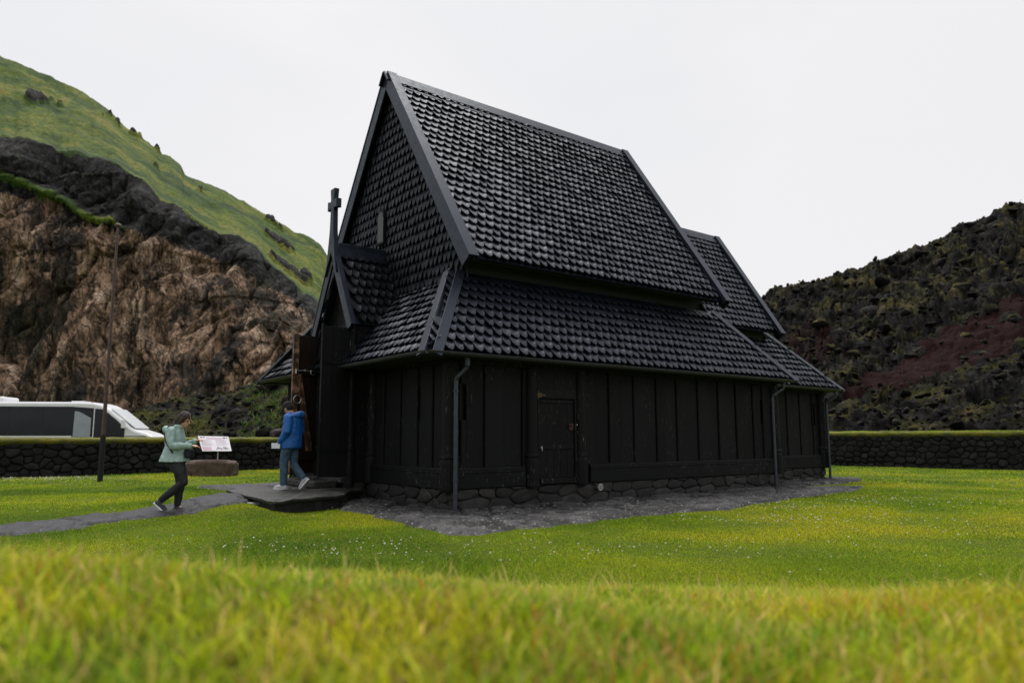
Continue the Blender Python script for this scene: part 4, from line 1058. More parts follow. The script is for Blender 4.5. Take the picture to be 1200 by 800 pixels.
    ls.new(mix(ns,ls,fac,rock,gc),p.inputs['Base Color']); p.inputs['Roughness'].default_value=.9; p.inputs['Specular IOR Level'].default_value=.2
    h=math_(ns,ls,'ADD',b,math_(ns,ls,'MULTIPLY',st,1.2)); bump(ns,ls,p,h,.9,.8)
    return m
hill=npmesh('cliff_hill',V,[q],mk_cliff(),smooth=False,attrs={'grassy':grassm,'tan':tan_}); tag(hill,kind='structure')
# ------------------------------------------------------------------ RIGHT RUBBLE SLOPE
def mk_rubble(name,grounded=True):
    m,ns,ls,p=mat(name); v=coords(ns,ls)
    a=noise(ns,ls,v,.9,9,.75); b=noise(ns,ls,v,3.2,8,.75); c=noise(ns,ls,v,.33,8,.72)
    col=ramp(ns,ls,a,[(.36,(.002,.002,.002)),(.5,(.007,.0068,.0066)),(.66,(.034,.031,.030))])
    if grounded:
        at=ns.new('ShaderNodeAttribute'); at.attribute_name='red'
        col=mix(ns,ls,ramp(ns,ls,math_(ns,ls,'ADD',at.outputs['Fac'],math_(ns,ls,'SUBTRACT',a,.5)),[(.35,0.),(.6,1.)]),col,ramp(ns,ls,b,[(.3,(.006,.003,.0028)),(.7,(.026,.009,.008))]))
        mossy=ramp(ns,ls,math_(ns,ls,'SUBTRACT',c,math_(ns,ls,'MULTIPLY',at.outputs['Fac'],.25)),[(.47,0.),(.56,1.)])
    else:
        g2=ns.new('ShaderNodeNewGeometry')
        col=mix(ns,ls,1.0,col,ramp(ns,ls,g2.outputs['Random Per Island'],[(0,.5),(.8,1.2),(1,3.2)]),'MULTIPLY')
        mossy=ramp(ns,ls,c,[(.47,0.),(.57,1.)])
    g=ns.new('ShaderNodeNewGeometry'); sx=ns.new('ShaderNodeSeparateXYZ'); ls.new(g.outputs['Normal'],sx.inputs[0])
    upm=ramp(ns,ls,sx.outputs['Z'],[(.3,0.),(.7,1.)])
    mm=mix(ns,ls,1.0,mossy,upm,'MULTIPLY'); mm=mix(ns,ls,1.0,mm,ramp(ns,ls,b,[(.4,.1),(.6,.9)]),'MULTIPLY')
    mc=ramp(ns,ls,noise(ns,ls,v,.6,5,.6),[(.35,(.026,.033,.009)),(.5,(.065,.062,.018)),(.65,(.13,.10,.032))])
    ls.new(mix(ns,ls,mm,col,mc),p.inputs['Base Color']); p.inputs['Roughness'].default_value=.95; p.inputs['Specular IOR Level'].default_value=.08
    bump(ns,ls,p,math_(ns,ls,'ADD',a,math_(ns,ls,'MULTIPLY',b,.4)),.9,.25)
    return m
M['rubble']=mk_rubble('lava_rubble_ground'); M['rocks']=mk_rubble('lava_rocks',False)
SKR=[(640,520),(760,470),(840,395),(880,362),(900,349),(910,340),(928,333),(950,331),(975,322),(1000,318),(1030,306),(1060,296),(1080,288),(1110,279),(1120,268),(1145,264),(1165,255),(1180,246),(1200,244),(1260,225),(1400,190),(1600,150),(1800,120)]
cols=np.linspace(650,1760,560); nc=len(cols); skr=interp(SKR,cols)+1.4*fbm(cols*.09,0,3.3,3)
tt=np.linspace(0,1,250); 
base_dir=(cols-600)/F
# wall line distance for a column: from CORN to (26.5,22.1)
ax,ay=CORN; bx,by=26.5,22.1
def walldist(r_):  # Y where ray x=r*y meets the line
    return (ax*(by-ay)-ay*(bx-ax))/(r_*(by-ay)-(bx-ax))
fy0=math.cos(PITCH)-(-110/F)*math.sin(PITCH)
Yw=np.clip(walldist(base_dir/fy0),16,60)+1.6
rows=[]
for t in tt: 
    y=524+(skr-524)*t; rows.append((y, Yw+(84-Yw)*(t**1.25)))
for k in (1,2): rows.append((skr,84+k*14+0*skr))
PY=np.stack([a for a,_ in rows]);DY=np.stack([b for _,b in rows]);PX=np.broadcast_to(cols,PY.shape)
dx=(PX-600)/F;up=(400-PY)/F;fy=math.cos(PITCH)-up*math.sin(PITCH);fz=math.sin(PITCH)+up*math.cos(PITCH)
X0=dx/fy*DY;Z0=H+fz/fy*DY
for k in (1,2): Z0[-3+k]=Z0[-3]-k*7; X0[-3+k]=X0[-3]
TT=np.concatenate([tt,[1,1]])[:,None]*np.ones(nc)
red=inpoly(PX+10*fbm(X0*.2,Z0*.2,1,3),PY+8*fbm(X0*.2,Z0*.2,5,3),[(985,478),(1020,445),(1068,415),(1105,395),(1150,372),(1210,350),(1240,330),(1230,400),(1160,425),(1090,445),(1040,460)]).astype(float)
red2=inpoly(PX,PY+6*fbm(X0*.2,Z0*.2,5,3),[(905,405),(950,385),(990,390),(1000,425),(950,440)]).astype(float)*.5
am=(1-.6*red)*sstep(0,.06,TT)*(1-.35*sstep(.93,1,TT))
Dz=(1.1*fbm(X0*.12,DY*.10,1,4)+.75*ridged(X0*.3,DY*.3,2,4)*.7+.55*ridged(X0*.9,DY*.9,4,4)*.8)*am*(.4+.6*sstep(34,60,DY))-.5*am
hA,eA=cells(X0*.33+.6*fbm(X0*.3,DY*.3,3,2),DY*.24,11); hB,eB=cells(X0*.85,DY*.7,13); hC,eC=cells(X0*2.1,DY*1.7,15)
blk=sstep(-.25,.35,fbm(X0*.13,DY*.11,21.,3))
Dz=Dz+((1.5*hA*blk+.75*hB-.45*(1-sstep(0,.22,eB))*blk)+.32*hC-.12*(1-sstep(0,.25,eC)))*am*sstep(0,.05,1-TT)*(.35+.65*sstep(32,55,DY))
V=np.stack([X0,DY,Z0+Dz],-1).reshape(-1,3); n0,n1=PX.shape; idx=np.arange(n0*n1).reshape(n0,n1)
q=np.stack([idx[:-1,:-1],idx[:-1,1:],idx[1:,1:],idx[1:,:-1]],-1).reshape(-1,4)
rh=npmesh('rubble_slope',V,[q],M['rubble'],smooth=False,attrs={'red':np.maximum(red,red2)}); tag(rh,kind='structure')
# icosphere level 2 for rocks
import bmesh
def ico_mesh(sub):
    bm=bmesh.new(); bmesh.ops.create_icosphere(bm,subdivisions=sub,radius=1); bm.verts.ensure_lookup_table()
    v=np.array([x.co[:] for x in bm.verts]); f=np.array([[y.index for y in x.verts] for x in bm.faces]); bm.free(); return v,f
IV,IF=ico_mesh(2); IV3,IF3=ico_mesh(4)
def rock_batch(name,C_,S_,m,seed,label,cat='rocks'):
    r=np.random.default_rng(seed); n=len(C_); nv=len(IV)
    V=np.empty((n,nv,3))
    sc=S_[:,None]*r.uniform(.65,1.3,(n,3)); sc[:,2]*=.75
    off=r.uniform(0,100,(n,3)); a=r.uniform(0,6.28,n)
    P=IV[None]*1.0+off[:,None,:]*1.0
    d=1+.38*perlin(P[...,0]*1.1,P[...,1]*1.1,P[...,2]*1.1)+.16*perlin(P[...,0]*6,P[...,1]*6,P[...,2]*6)+.34*perlin(P[...,0]*2.7,P[...,1]*2.7,P[...,2]*2.7)
    # chop by random planes to get facets
    Q=IV[None]*d[...,None]
    for k in range(7):
        nn=r.normal(size=(n,3)); nn/=np.linalg.norm(nn,axis=1)[:,None]; h=r.uniform(.38,.72,n)
        dd=(Q*nn[:,None,:]).sum(-1)-h[:,None]; Q=Q-np.maximum(dd,0)[...,None]*nn[:,None,:]
    Q=Q*sc[:,None,:]
    ca,sa=np.cos(a)[:,None],np.sin(a)[:,None]
    V=np.stack([Q[...,0]*ca-Q[...,1]*sa,Q[...,0]*sa+Q[...,1]*ca,Q[...,2]],-1)+C_[:,None,:]
    o=npmesh(name,V.reshape(-1,3),[(IF[None]+np.arange(n)[:,None,None]*nv).reshape(-1,3)],m)
    tag(o,label,cat,kind='stuff'); return o
r=np.random.default_rng(123)
G=np.stack([X0,DY,Z0+Dz],-1)[:250]
n=15000; ri=(r.uniform(0,1,n)**1.0*248).astype(int); ci=(r.uniform(0,1,n)**1.1*(nc-1)).astype(int)
k=(r.uniform(0,1,n)>red[ri,ci]*.82); ri,ci=ri[k],ci[k]
C_=G[ri,ci]+r.normal(size=(len(ri),3))*.15
S_=(.07+.15*r.pareto(2.4,len(ri))).clip(.05,.75)*(.45+.0105*C_[:,1])
C_[:,2]-=S_*.12
rock_batch('lava_rubble',C_,S_,M['rocks'],5,'dark lava rubble and rocks strewn over the slope behind the right wall')
# individually countable big boulders on the right slope (photo px, size px)
PXd=600+F*(X0[:250]/(DY[:250]*math.cos(PITCH)+(Z0+Dz-H)[:250]*math.sin(PITCH)))
def grid_hit(px,py):
    d=(PX[:250]-px)**2+(PY[:250]-py)**2; i=np.unravel_index(d.argmin(),d.shape); return G[i].copy()
def boulder(p,s,seed,label,m=None,squash=.8,name='boulder'):
    r_=np.random.default_rng(seed); off=r_.uniform(0,50,3)
    P=IV3+off; d=1+.35*perlin(P[:,0]*1.0,P[:,1]*1.0,P[:,2]*1.0)+.2*perlin(P[:,0]*2.5,P[:,1]*2.5,P[:,2]*2.5)+.08*ridged(P[:,0]*5,P[:,1]*5,P[:,2]*5,3)
    Q=IV3*d[:,None]
    for k in range(4):
        nn=r_.normal(size=3); nn/=np.linalg.norm(nn); h=r_.uniform(.6,.9); dd=Q@nn-h; Q=Q-np.maximum(dd,0)[:,None]*nn
    Q=Q*np.array([1.15,1,squash])*s
    o=npmesh(name,Q,[IF3],m or M['rocks'],smooth=False); o.location=p; tag(o,label,'boulder',None); return o
BO=[(1168,262,20,'big dark boulder on the skyline at the top right of the rubble slope'),
(1122,312,17,'grey broad boulder high on the rubble slope, left of the top skyline boulder'),
(1075,330,11,'rounded brownish boulder on the upper middle of the rubble slope'),
(1005,395,15,'large black jagged boulder on the mid slope just right of the church roof'),
(1073,410,12,'rounded boulder with mossy top sitting in the red scoria slide'),
(1155,405,15,'tall dark craggy boulder at the right edge of the red scoria slide'),
(1185,365,15,'pale grey flat-topped boulder above the red scoria slide near the right edge'),
(929,338,7,'small dark rock knob on the skyline nearest the church'),
(1060,372,9,'bluish grey squarish boulder above the red scoria slide'),
(1110,470,11,'dark mossy boulder low on the slope above the wall'),
(1010,488,10,'dark cracked boulder right behind the stone wall, nearest the church')]
for i,(x,y,s,lb) in enumerate(BO):
    p=grid_hit(x,y+s*.5); p[2]-=.35*s*p[1]/F; boulder(tuple(p),s*p[1]/F*.85,200+i,lb)
# ------------------------------------------------------------------ LAVA MOUND behind the left wall
gx=np.arange(-26,2,.22); gy=np.arange(33,62,.3); X,Y=np.meshgrid(gx,gy)
ang=600+F*X/Y
ridge_y=interp([(100,512),(140,486),(170,478),(210,470),(250,468),(290,458),(330,446),(380,435),(450,430),(560,480),(640,515)],ang)
hz=(512-ridge_y)/F*52
prof=sstep(33.5,50,Y)*(1-sstep(55,61,Y)*.8)
Z=hz*prof*(1+.0*X)+H*prof+(.5*ridged(X*.45,Y*.45,3,4)*.6+.3*fbm(X*1.2,Y*1.2,3,3))*prof-.35*prof-.1
n0,n1=X.shape; idx=np.arange(n0*n1).reshape(n0,n1)
q=np.stack([idx[:-1,:-1],idx[:-1,1:],idx[1:,1:],idx[1:,:-1]],-1).reshape(-1,4)
redm=np.zeros_like(X)
mound=npmesh('lava_mound',np.stack([X,Y,Z],-1).reshape(-1,3),[q],M['rubble'],smooth=False,attrs={'red':redm}); tag(mound,kind='structure')
r=np.random.default_rng(77); n=4200; ii=r.integers(3,n0-8,n);jj=r.integers(2,n1-2,n)
C_=np.stack([X[ii,jj],Y[ii,jj],Z[ii,jj]],-1); S_=(.06+.12*r.pareto(2.4,n)).clip(.05,.7)
rock_batch('mound_rocks',C_,S_,M['rocks'],6,'black lava rocks covering the mound behind the left wall')
n=52000; ii=r.integers(2,n0-8,n);jj=r.integers(2,n1-2,n); gxp=X[ii,jj]+r.uniform(-.1,.1,n);gyp=Y[ii,jj]+r.uniform(-.15,.15,n)
px=600+F*gxp/gyp; msk=fbm(gxp*.35,gyp*.35,8.8,3)+.45*sstep(275,315,px)-.15>.20; 
gxp,gyp,gzp=gxp[msk],gyp[msk],Z[ii,jj][msk]; n=len(gxp)
cc=np.array([.06,.12,.02])*r.uniform(.6,1.5,(n,1)); yl=r.uniform(0,1,n)<.25+.45*(gxp/gyp<-.42); cc=np.where(yl[:,None],np.array([.15,.13,.04]),cc)
gm=grass_mesh('mound_plants',gxp,gyp,gzp,r.uniform(.12,.42,n),r.uniform(.03,.07,n),cc,.9,None,3,9); tag(gm,'green leafy plants growing on the black lava mound','plants',kind='stuff')
# ------------------------------------------------------------------ FLAGPOLE
fp_=empty('flagpole',(-12.08,21.79,0)); tag(fp_,'tall slim rusty brown flagpole rising in front of the left wall and van','flagpole')
M['pole']=plain('rusty_pole_paint',(.075,.04,.034),.5,.1,12,.5,.3)
mb=MB(); mb.tube([(0,0,-.1),(0,0,1.6),(.0,0,7.72)],[.062,.056,.034],14); mb.build('pole',M['pole'],fp_)
mb=MB(); mb.tube([(0,0,-.05),(0,0,1.35)],[.075,.073],14); mb.build('base_sleeve',M['dark'],fp_)
mb=MB(); mb.lathe((0,0,7.66),[(.04,0),(.09,.03),(.10,.06),(.08,.10),(.03,.13)],14); mb.build('cap',M['pole'],fp_)
mb=MB(); mb.tube([(0,0,7.75),(.02,0,8.5)],[.016,.007],8); mb.build('finial_rod',M['dark'],fp_)
# ------------------------------------------------------------------ SIGN + ROCK
sb=IV3.copy(); off=np.array([3.3,8.1,2.2]); P=sb*1.5+off
d=1+.10*fbm(P[:,0]*1.3,P[:,1]*1.3,P[:,2]*1.3,4)
Q=np.sign(sb)*np.abs(sb)**.42*d[:,None]*np.array([.80,.42,.30])
rk=npmesh('sign_rock',Q,[IF3],M['signstone'],smooth=False); rk.location=(-10.15,25.1,.22); rk.rotation_euler=(0,0,.05)
tag(rk,'long low reddish brown rough rock in front of the wall under the information board','rock')
sg=empty('information_board',(-10.0,25.0,0)); tag(sg,'tilted pale pink information board on a thin post above the brown rock','information board')
M['panel']=plain('printed_panel',(.70,.66,.71),.4,0,6,.06,0)
M['print']=plain('panel_print_dark',(.07,.065,.10),.5,0,6,.3,0); M['print2']=plain('panel_print_pink',(.52,.36,.44),.5,0,30,.3,0); M['line']=plain('panel_text_grey',(.36,.33,.38),.5,0,30,.2,0)
tl=Vector((-.78,.30,1.33));tr=Vector((.27,.30,1.31));bl=Vector((-.38,-.22,.83));br=Vector((.60,-.22,.83))
nn=(tr-tl).cross(bl-tl).normalized()
if nn.y>0: nn=-nn
mb=MB(); mb.prism([bl,br,tr,tl],-nn*.02); pn=mb.build('panel',M['panel'],sg)
def on(a,b,off=.003): return bl.lerp(br,a).lerp(tl.lerp(tr,a),b)+nn*off
def rect(mb,a0,a1,b0,b1,off): mb.prism([on(a0,b0,off),on(a1,b0,off),on(a1,b1,off),on(a0,b1,off)],-nn*.002)
for q_ in ((.06,.13,.88,.94),(.15,.22,.885,.935),(.80,.88,.84,.94),(.9,.96,.87,.94)):
    mb=MB(); rect(mb,*q_,.004); mb.build('printed_picture',M['print'],pn)
mb=MB()
for i in range(9): 
    a=.50+i*.05; rect(mb,a,a+.035,.10+.02*(i%3),.17+.035*((i*7)%4)+.02*(i>5),.004)
mb.build('printed_marks',M['print'],pn)
for q_ in ((.04,.34,.05,.27),(.25,.76,.80,.90)):
    mb=MB(); rect(mb,*q_,.0035); mb.build('printed_band',M['print2'],pn)
mb=MB()
for c in (0.05,.53):
    for i in range(9): rect(mb,c,c+.40-.05*((i*5)%3),.74-i*.05,.755-i*.05,.0035)
mb.build('printed_text',M['line'],pn)
mb=MB(); mb.box(.04,.07,.0,.03,.45,1.04); mb.build('post',M['iron'],sg)
# ------------------------------------------------------------------ VAN
van=empty('passenger_van',(-22.25,30.0,0),R(9)); tag(van,'white passenger minibus with dark side windows parked behind the left stone wall','van')
M['white']=plain('van_white_paint',(.78,.78,.80),.25,0,3,.02,0); 
def mk_vglass():
    m,ns,ls,p=mat('van_tinted_glass'); p.inputs['Base Color'].default_value=(.022,.027,.034,1); p.inputs['Roughness'].default_value=.12; p.inputs['Specular IOR Level'].default_value=.25
    f=noise(ns,ls,coords(ns,ls),1.2,3); ls.new(ramp(ns,ls,f,[(.3,(.008,.010,.013)),(.7,(.016,.020,.026))]),p.inputs['Base Color']); return m
M['vglass']=mk_vglass(); M['wssky']=plain('van_windscreen_sky_reflection',(.66,.68,.70),.12,0,2,.05,0); M['blindglass']=plain('van_pale_window',(.30,.33,.37),.15,0,2,.1,0)  # windscreen: reflected white sky is painted into its base colour
M['rubber']=plain('black_rubber',(.02,.02,.02),.8); M['rim']=plain('wheel_rim',(.4,.4,.42),.4,.7); M['lamp']=plain('headlight_glass',(.6,.62,.65),.1,0,3,.05,0)
# side profile in (x,z), x forward, van local: nose at x=7.25
prof=[(0.1,.45),(0.02,1.0),(0.05,2.45),(.18,2.68),(.6,2.76),(4.2,2.76),(4.75,2.74),(5.05,2.66),(5.4,2.45),(5.9,2.06),(6.25,1.72),(6.45,1.60),(6.9,1.46),(7.16,1.32),(7.26,1.05),(7.28,.6),(7.2,.4)]
def vbody(inset,zlo,sc):
    return prof
nP=len(prof); vs=[];secs=[(0.0,.93,.94),(.06,.985,.975),(.16,1.0,1.0),(1.9,1.0,1.0),(2.0,.985,.975),(2.06,.93,.94)]
cxp,czp=3.7,1.3
for y,s,_ in secs:
    for x,z in prof:
        zz=z if z<1.2 else z-(1-s)*1.2
        vs.append((cxp+(x-cxp)*(1-(1-s)*.25),y,zz))
fs=[]
for i in range(len(secs)-1):
    for k in range(nP): fs.append((i*nP+k,i*nP+(k+1)%nP,(i+1)*nP+(k+1)%nP,(i+1)*nP+k))
fs.append(tuple(range(nP)));fs.append(tuple(reversed(range((len(secs)-1)*nP,len(secs)*nP))))
mb=MB(); mb.add(vs,fs); mb.build('body',M['white'],van,bevel=.015)
def vpan(pts,m,name,par,y=-.012,t=.02):
    mb=MB(); mb.prism([(x,y,z) for x,z in pts],(0,t,0)); return mb.build(name,m,par)
g_=vpan([(.3,1.36),(4.0,1.36),(4.0,2.56),(.3,2.56)],M['vglass'],'side_window',van)
for x in (1.55,2.85): vpan([(x,1.37),(x+.03,1.37),(x+.03,2.55),(x,2.55)],M['rubber'],'window_divider',g_,-.016,.01)
vpan([(4.003,1.30),(4.80,1.30),(4.80,2.50),(4.003,2.555)],M['vglass'],'quarter_panel',van)
vpan([(4.05,1.31),(4.72,1.31),(4.72,2.08),(4.42,2.26),(4.22,2.36),(4.07,2.38)],M['blindglass'],'quarter_window',van,-.016,.01)
dw=vpan([(4.85,1.28),(6.05,1.28),(6.05,1.68),(5.75,1.98),(5.36,2.30),(5.12,2.46),(4.85,2.48)],M['vglass'],'driver_window',van)
vpan([(5.62,1.29),(5.66,1.29),(5.66,2.02),(5.62,2.06)],M['rubber'],'window_pillar',dw,-.016,.01)
mb=MB(); mb.hexa([(5.42,.15,2.47),(6.42,.15,1.66),(6.42,1.91,1.66),(5.42,1.91,2.47),(5.44,.18,2.50),(6.44,.18,1.69),(6.44,1.88,1.69),(5.44,1.88,2.50)]); mb.build('windscreen',M['wssky'],van)
mb=MB(); mb.hexa([(5.98,-.26,1.66),(6.14,-.26,1.66),(6.14,-.03,1.68),(5.98,-.03,1.68),(5.96,-.24,2.03),(6.08,-.24,2.03),(6.08,-.05,2.0),(5.96,-.05,2.0)]); mb.build('side_mirror',M['white'],van,bevel=.03)
mb=MB(); mb.hexa([(6.0,-.0149,1.32),(6.95,-.0149,1.32),(6.9,.05,1.32),(6.0,.05,1.32),(6.0,-.0149,1.345),(6.95,-.0149,1.345),(6.9,.05,1.345),(6.0,.05,1.345)]); mb.build('bonnet_seam',M['rubber'],van)
mb=MB(); mb.box(.1,1.15,.35,1.7,2.74,2.98); mb.build('roof_air_conditioner',M['white'],van,bevel=.10)
mb=MB(); mb.box(3.65,4.15,.6,1.4,2.75,2.82); mb.build('roof_hatch',M['white'],van,bevel=.02)
for y in (.25,1.6):
    mb=MB(); mb.hexa([(6.95,y,.95),(7.29,y,.95),(7.29,y+.22,.95),(6.95,y+.22,.95),(6.85,y,1.25),(7.22,y,1.2),(7.22,y+.22,1.2),(6.85,y+.22,1.25)]); mb.build('headlight',M['lamp'],van,bevel=.02)
mb=MB(); mb.box(7.1,7.34,.1,1.96,.35,.62); mb.build('bumper',M['rubber'],van,bevel=.04)
for x in (1.3,6.0):
    for y in (-.01,1.83):
        mb=MB(); mb.tube([(x,y,.36),(x,y+.24,.36)],.36,24); w_=mb.build('wheel',M['rubber'],van,bevel=.03)
        mb=MB(); yy=y-.006 if y<1 else y+.226; mb.tube([(x,yy,.36),(x,yy+.02,.36)],.22,18); mb.build('rim',M['rim'],w_)
# ------------------------------------------------------------------ PEOPLE
def chain(mb,pts,rad,seg=12,flat=None):
    """capsule-like tapered tube through pts (with half-sphere ends)"""
    P=[Vector(p) for p in pts]; Rr=list(rad)
    d0=(P[1]-P[0]).normalized();d1=(P[-1]-P[-2]).normalized()
    pre=[P[0]-d0*Rr[0]*k for k in (.98,.75,.4)];prr=[Rr[0]*k for k in (.2,.66,.92)]
    post_=[P[-1]+d1*Rr[-1]*k for k in (.4,.75,.98)];por=[Rr[-1]*k for k in (.92,.66,.2)]
    mb.tube(pre+P+post_,prr+Rr+por,seg)
def ell(mb,c,r,rot=None,seg=20,rings=14):
    vs=[];fs=[]; c=Vector(c)
    for i in range(rings+1):
        t=math.pi*i/rings
        for k in range(seg):
            a=2*math.pi*k/seg; v=Vector((r[0]*math.sin(t)*math.cos(a),r[1]*math.sin(t)*math.sin(a),r[2]*math.cos(t)))
            if rot: v=rot@v
            vs.append(c+v)
    for i in range(rings):
        for k in range(seg): fs.append((i*seg+k,i*seg+(k+1)%seg,(i+1)*seg+(k+1)%seg,(i+1)*seg+k))
    mb.add(vs,fs)
def rings_loft(mb,rings,seg=24):
    """rings: (cx,cy,cz,rx,ry[,tiltx])"""
    vs=[];fs=[]
    for rg in rings:
        cx,cy,cz,rx,ry=rg[:5]; tl=rg[5] if len(rg)>5 else 0
        for k in range(seg):
            a=2*math.pi*k/seg; x=rx*math.cos(a); vs.append((cx+x,cy+ry*math.sin(a),cz+tl*x))
    n=len(rings)
    for i in range(n-1):
        for k in range(seg): fs.append((i*seg+k,i*seg+(k+1)%seg,(i+1)*seg+(k+1)%seg,(i+1)*seg+k))
    fs.append(tuple(reversed(range(seg))));fs.append(tuple(range((n-1)*seg,n*seg)))
    mb.add(vs,fs)
def remesh(mb,name,m,parent,vox=.01,smooth=3,wr=0,ws=14,seed=0):
    me=bpy.data.meshes.new(name); me.from_pydata(mb.v,[],mb.f); me.update()
    bm=bmesh.new(); bm.from_mesh(me); bmesh.ops.recalc_face_normals(bm,faces=bm.faces); bm.to_mesh(me); bm.free()
    o=bpy.data.objects.new(name+'_tmp',me); COL.objects.link(o)
    a=o.modifiers.new('r','REMESH'); a.mode='VOXEL'; a.voxel_size=vox; a.use_smooth_shade=True
    b=o.modifiers.new('s','SMOOTH'); b.iterations=smooth; b.factor=.5
    dg=bpy.context.evaluated_depsgraph_get(); ev=o.evaluated_get(dg); m2=bpy.data.meshes.new_from_object(ev); 
    bpy.data.objects.remove(o); m2.name=name
    n=len(m2.vertices); co=np.empty(n*3,np.float32); m2.vertices.foreach_get('co',co); co=co.reshape(-1,3)
    if wr:
        nm=np.empty(n*3,np.float32); m2.vertices.foreach_get('normal',nm); nm=nm.reshape(-1,3)
        f=ridged(co[:,0]*ws*.8,co[:,1]*ws*.8,co[:,2]*ws*.55+seed,2)-1.0
        co=co+nm*(f*wr)[:,None]; m2.vertices.foreach_set('co',co.astype(np.float32).ravel())
    m2.materials.clear(); m2.materials.append(m)
    for pl in m2.polygons: pl.use_smooth=True
    ob=bpy.data.objects.new(name,m2); COL.objects.link(ob); ob.parent=parent
    return ob
M['skin']=plain('skin',(.50,.27,.19),.5,0,20,.1,.1); 
def cloth(n,c,rough=.75,var=.2): return plain(n,c,rough,0,9,var,.4,.004)
M['mint']=cloth('mint_jacket',(.30,.42,.40),.65,.12); M['blue']=cloth('blue_jacket',(.006,.10,.36),.6,.25)
M['blackcloth']=cloth('black_trousers',(.012,.014,.018)); M['jeans']=cloth('blue_jeans',(.045,.085,.13),.8,.3)
M['hairb']=plain('dark_brown_hair',(.030,.014,.009),.7,0,60,.5,.6,.01); M['cap']=cloth('black_knit_hat',(.012,.011,.012),.9)
M['shoe']=cloth('dark_grey_shoe',(.035,.04,.05)); M['sole']=cloth('white_sole',(.72,.72,.74),.6,.05); M['greyshoe']=cloth('light_grey_shoe',(.42,.43,.47),.7,.1)
M['paper']=plain('white_paper',(.7,.72,.76),.6,0,5,.05,0)
def hand(mb,w,d,up,s=1.0,curl=.5,side=1):
    """w wrist, d pointing direction, up = back of hand normal"""
    w=Vector(w);d=Vector(d).normalized();up=Vector(up);up=(up-d*up.dot(d)).normalized();x=d.cross(up)*side
    palm=w+d*.045*s
    chain(mb,[w-d*.02,w+d*.03*s,w+d*.075*s],[.023*s,.026*s,.026*s],10)
    chain(mb,[w+d*.03*s+x*.018*s,w+d*.078*s+x*.026*s],[.015*s,.012*s],8); chain(mb,[w+d*.03*s-x*.018*s,w+d*.075*s-x*.026*s],[.015*s,.012*s],8)
    for i,(o,l) in enumerate(((.03,.068),(.010,.078),(-.010,.072),(-.029,.056))):
        b=w+d*.082*s+x*o*s; p1=b+d*l*.45*s; p2=p1+(d*math.cos(curl)-up*math.sin(curl))*l*.32*s; p3=p2+(d*math.cos(curl*1.9)-up*math.sin(curl*1.9))*l*.26*s
        chain(mb,[b-d*.02*s,p1,p2,p3],[.0095*s,.009*s,.008*s,.007*s],8)
    b=w+d*.03*s+x*.026*s; chain(mb,[b,b+(d*.6+x*.8)*.028*s,b+(d*.95+x*.6)*.052*s-up*.006],[.013*s,.011*s,.008*s],8)
def head(mb,c,f,upv,s=1.0):
    """c head centre, f forward dir, upv up"""
    c=Vector(c);f=Vector(f).normalized();u=Vector(upv);u=(u-f*u.dot(f)).normalized();l=u.cross(f)
    rot=Matrix((f,l,u)).transposed()
    ell(mb,c+u*.02*s-f*.008*s,(.095*s,.075*s,.105*s),rot); ell(mb,c-u*.045*s+f*.022*s,(.066*s,.056*s,.07*s),rot)
    chain(mb,[c+u*.02*s+f*.088*s,c-u*.018*s+f*.108*s],[.009*s,.014*s],8)      # nose
    ell(mb,c-u*.052*s+f*.085*s,(.012*s,.024*s,.009*s),rot); ell(mb,c-u*.088*s+f*.068*s,(.02*s,.022*s,.018*s),rot) # lips, chin
    for sd in (-1,1):
        ell(mb,c+l*sd*.076*s-u*.008*s-f*.01*s,(.018*s,.009*s,.031*s),rot); ell(mb,c+u*.036*s+f*.078*s+l*sd*.03*s,(.016*s,.024*s,.008*s),rot)
    return rot,f,l,u
def eyes(parent,c,f,l,u,s=1.0):
    for sd in (-1,1):
        mb=MB(); ell(mb,Vector(c)+u*.012*s+f*.080*s+l*sd*.031*s,(.011*s,.014*s,.009*s),Matrix((f,l,u)).transposed(),10,8); mb.build('eye',M['cap'],parent,smooth=True)
def shoe(name,ank,d,up,m,parent,s=1.0,sole=True):
    """ank ankle pos, d toe direction, up"""
    a=Vector(ank);d=Vector(d).normalized();u=Vector(up);u=(u-d*u.dot(d)).normalized();l=u.cross(d)
    mb=MB(); hgt=.075*s
    b=a-u*hgt
    chain(mb,[a+u*.01,a-u*.03],[.046*s,.046*s],12)
    chain(mb,[b-d*.035*s+u*.042*s,b+d*.05*s+u*.045*s,b+d*.12*s+u*.036*s,b+d*.165*s+u*.03*s],[.043*s,.046*s,.042*s,.034*s],12)
    sh=remesh(mb,name,m,parent,.009,3)
    so=MB(); out=[(-.085,0),(-.07,.032),(0,.038),(.08,.047),(.15,.045),(.195,.025),(.205,0)]
    pts=[(x,y) for x,y in out]+[(x,-y) for x,y in reversed(out[1:-1])]
    so.prism([b+d*x*s+l*y*s-u*.006 for x,y in pts],u*.026*s); so.build('sole',M['sole'],sh,bevel=.005)
    return sh
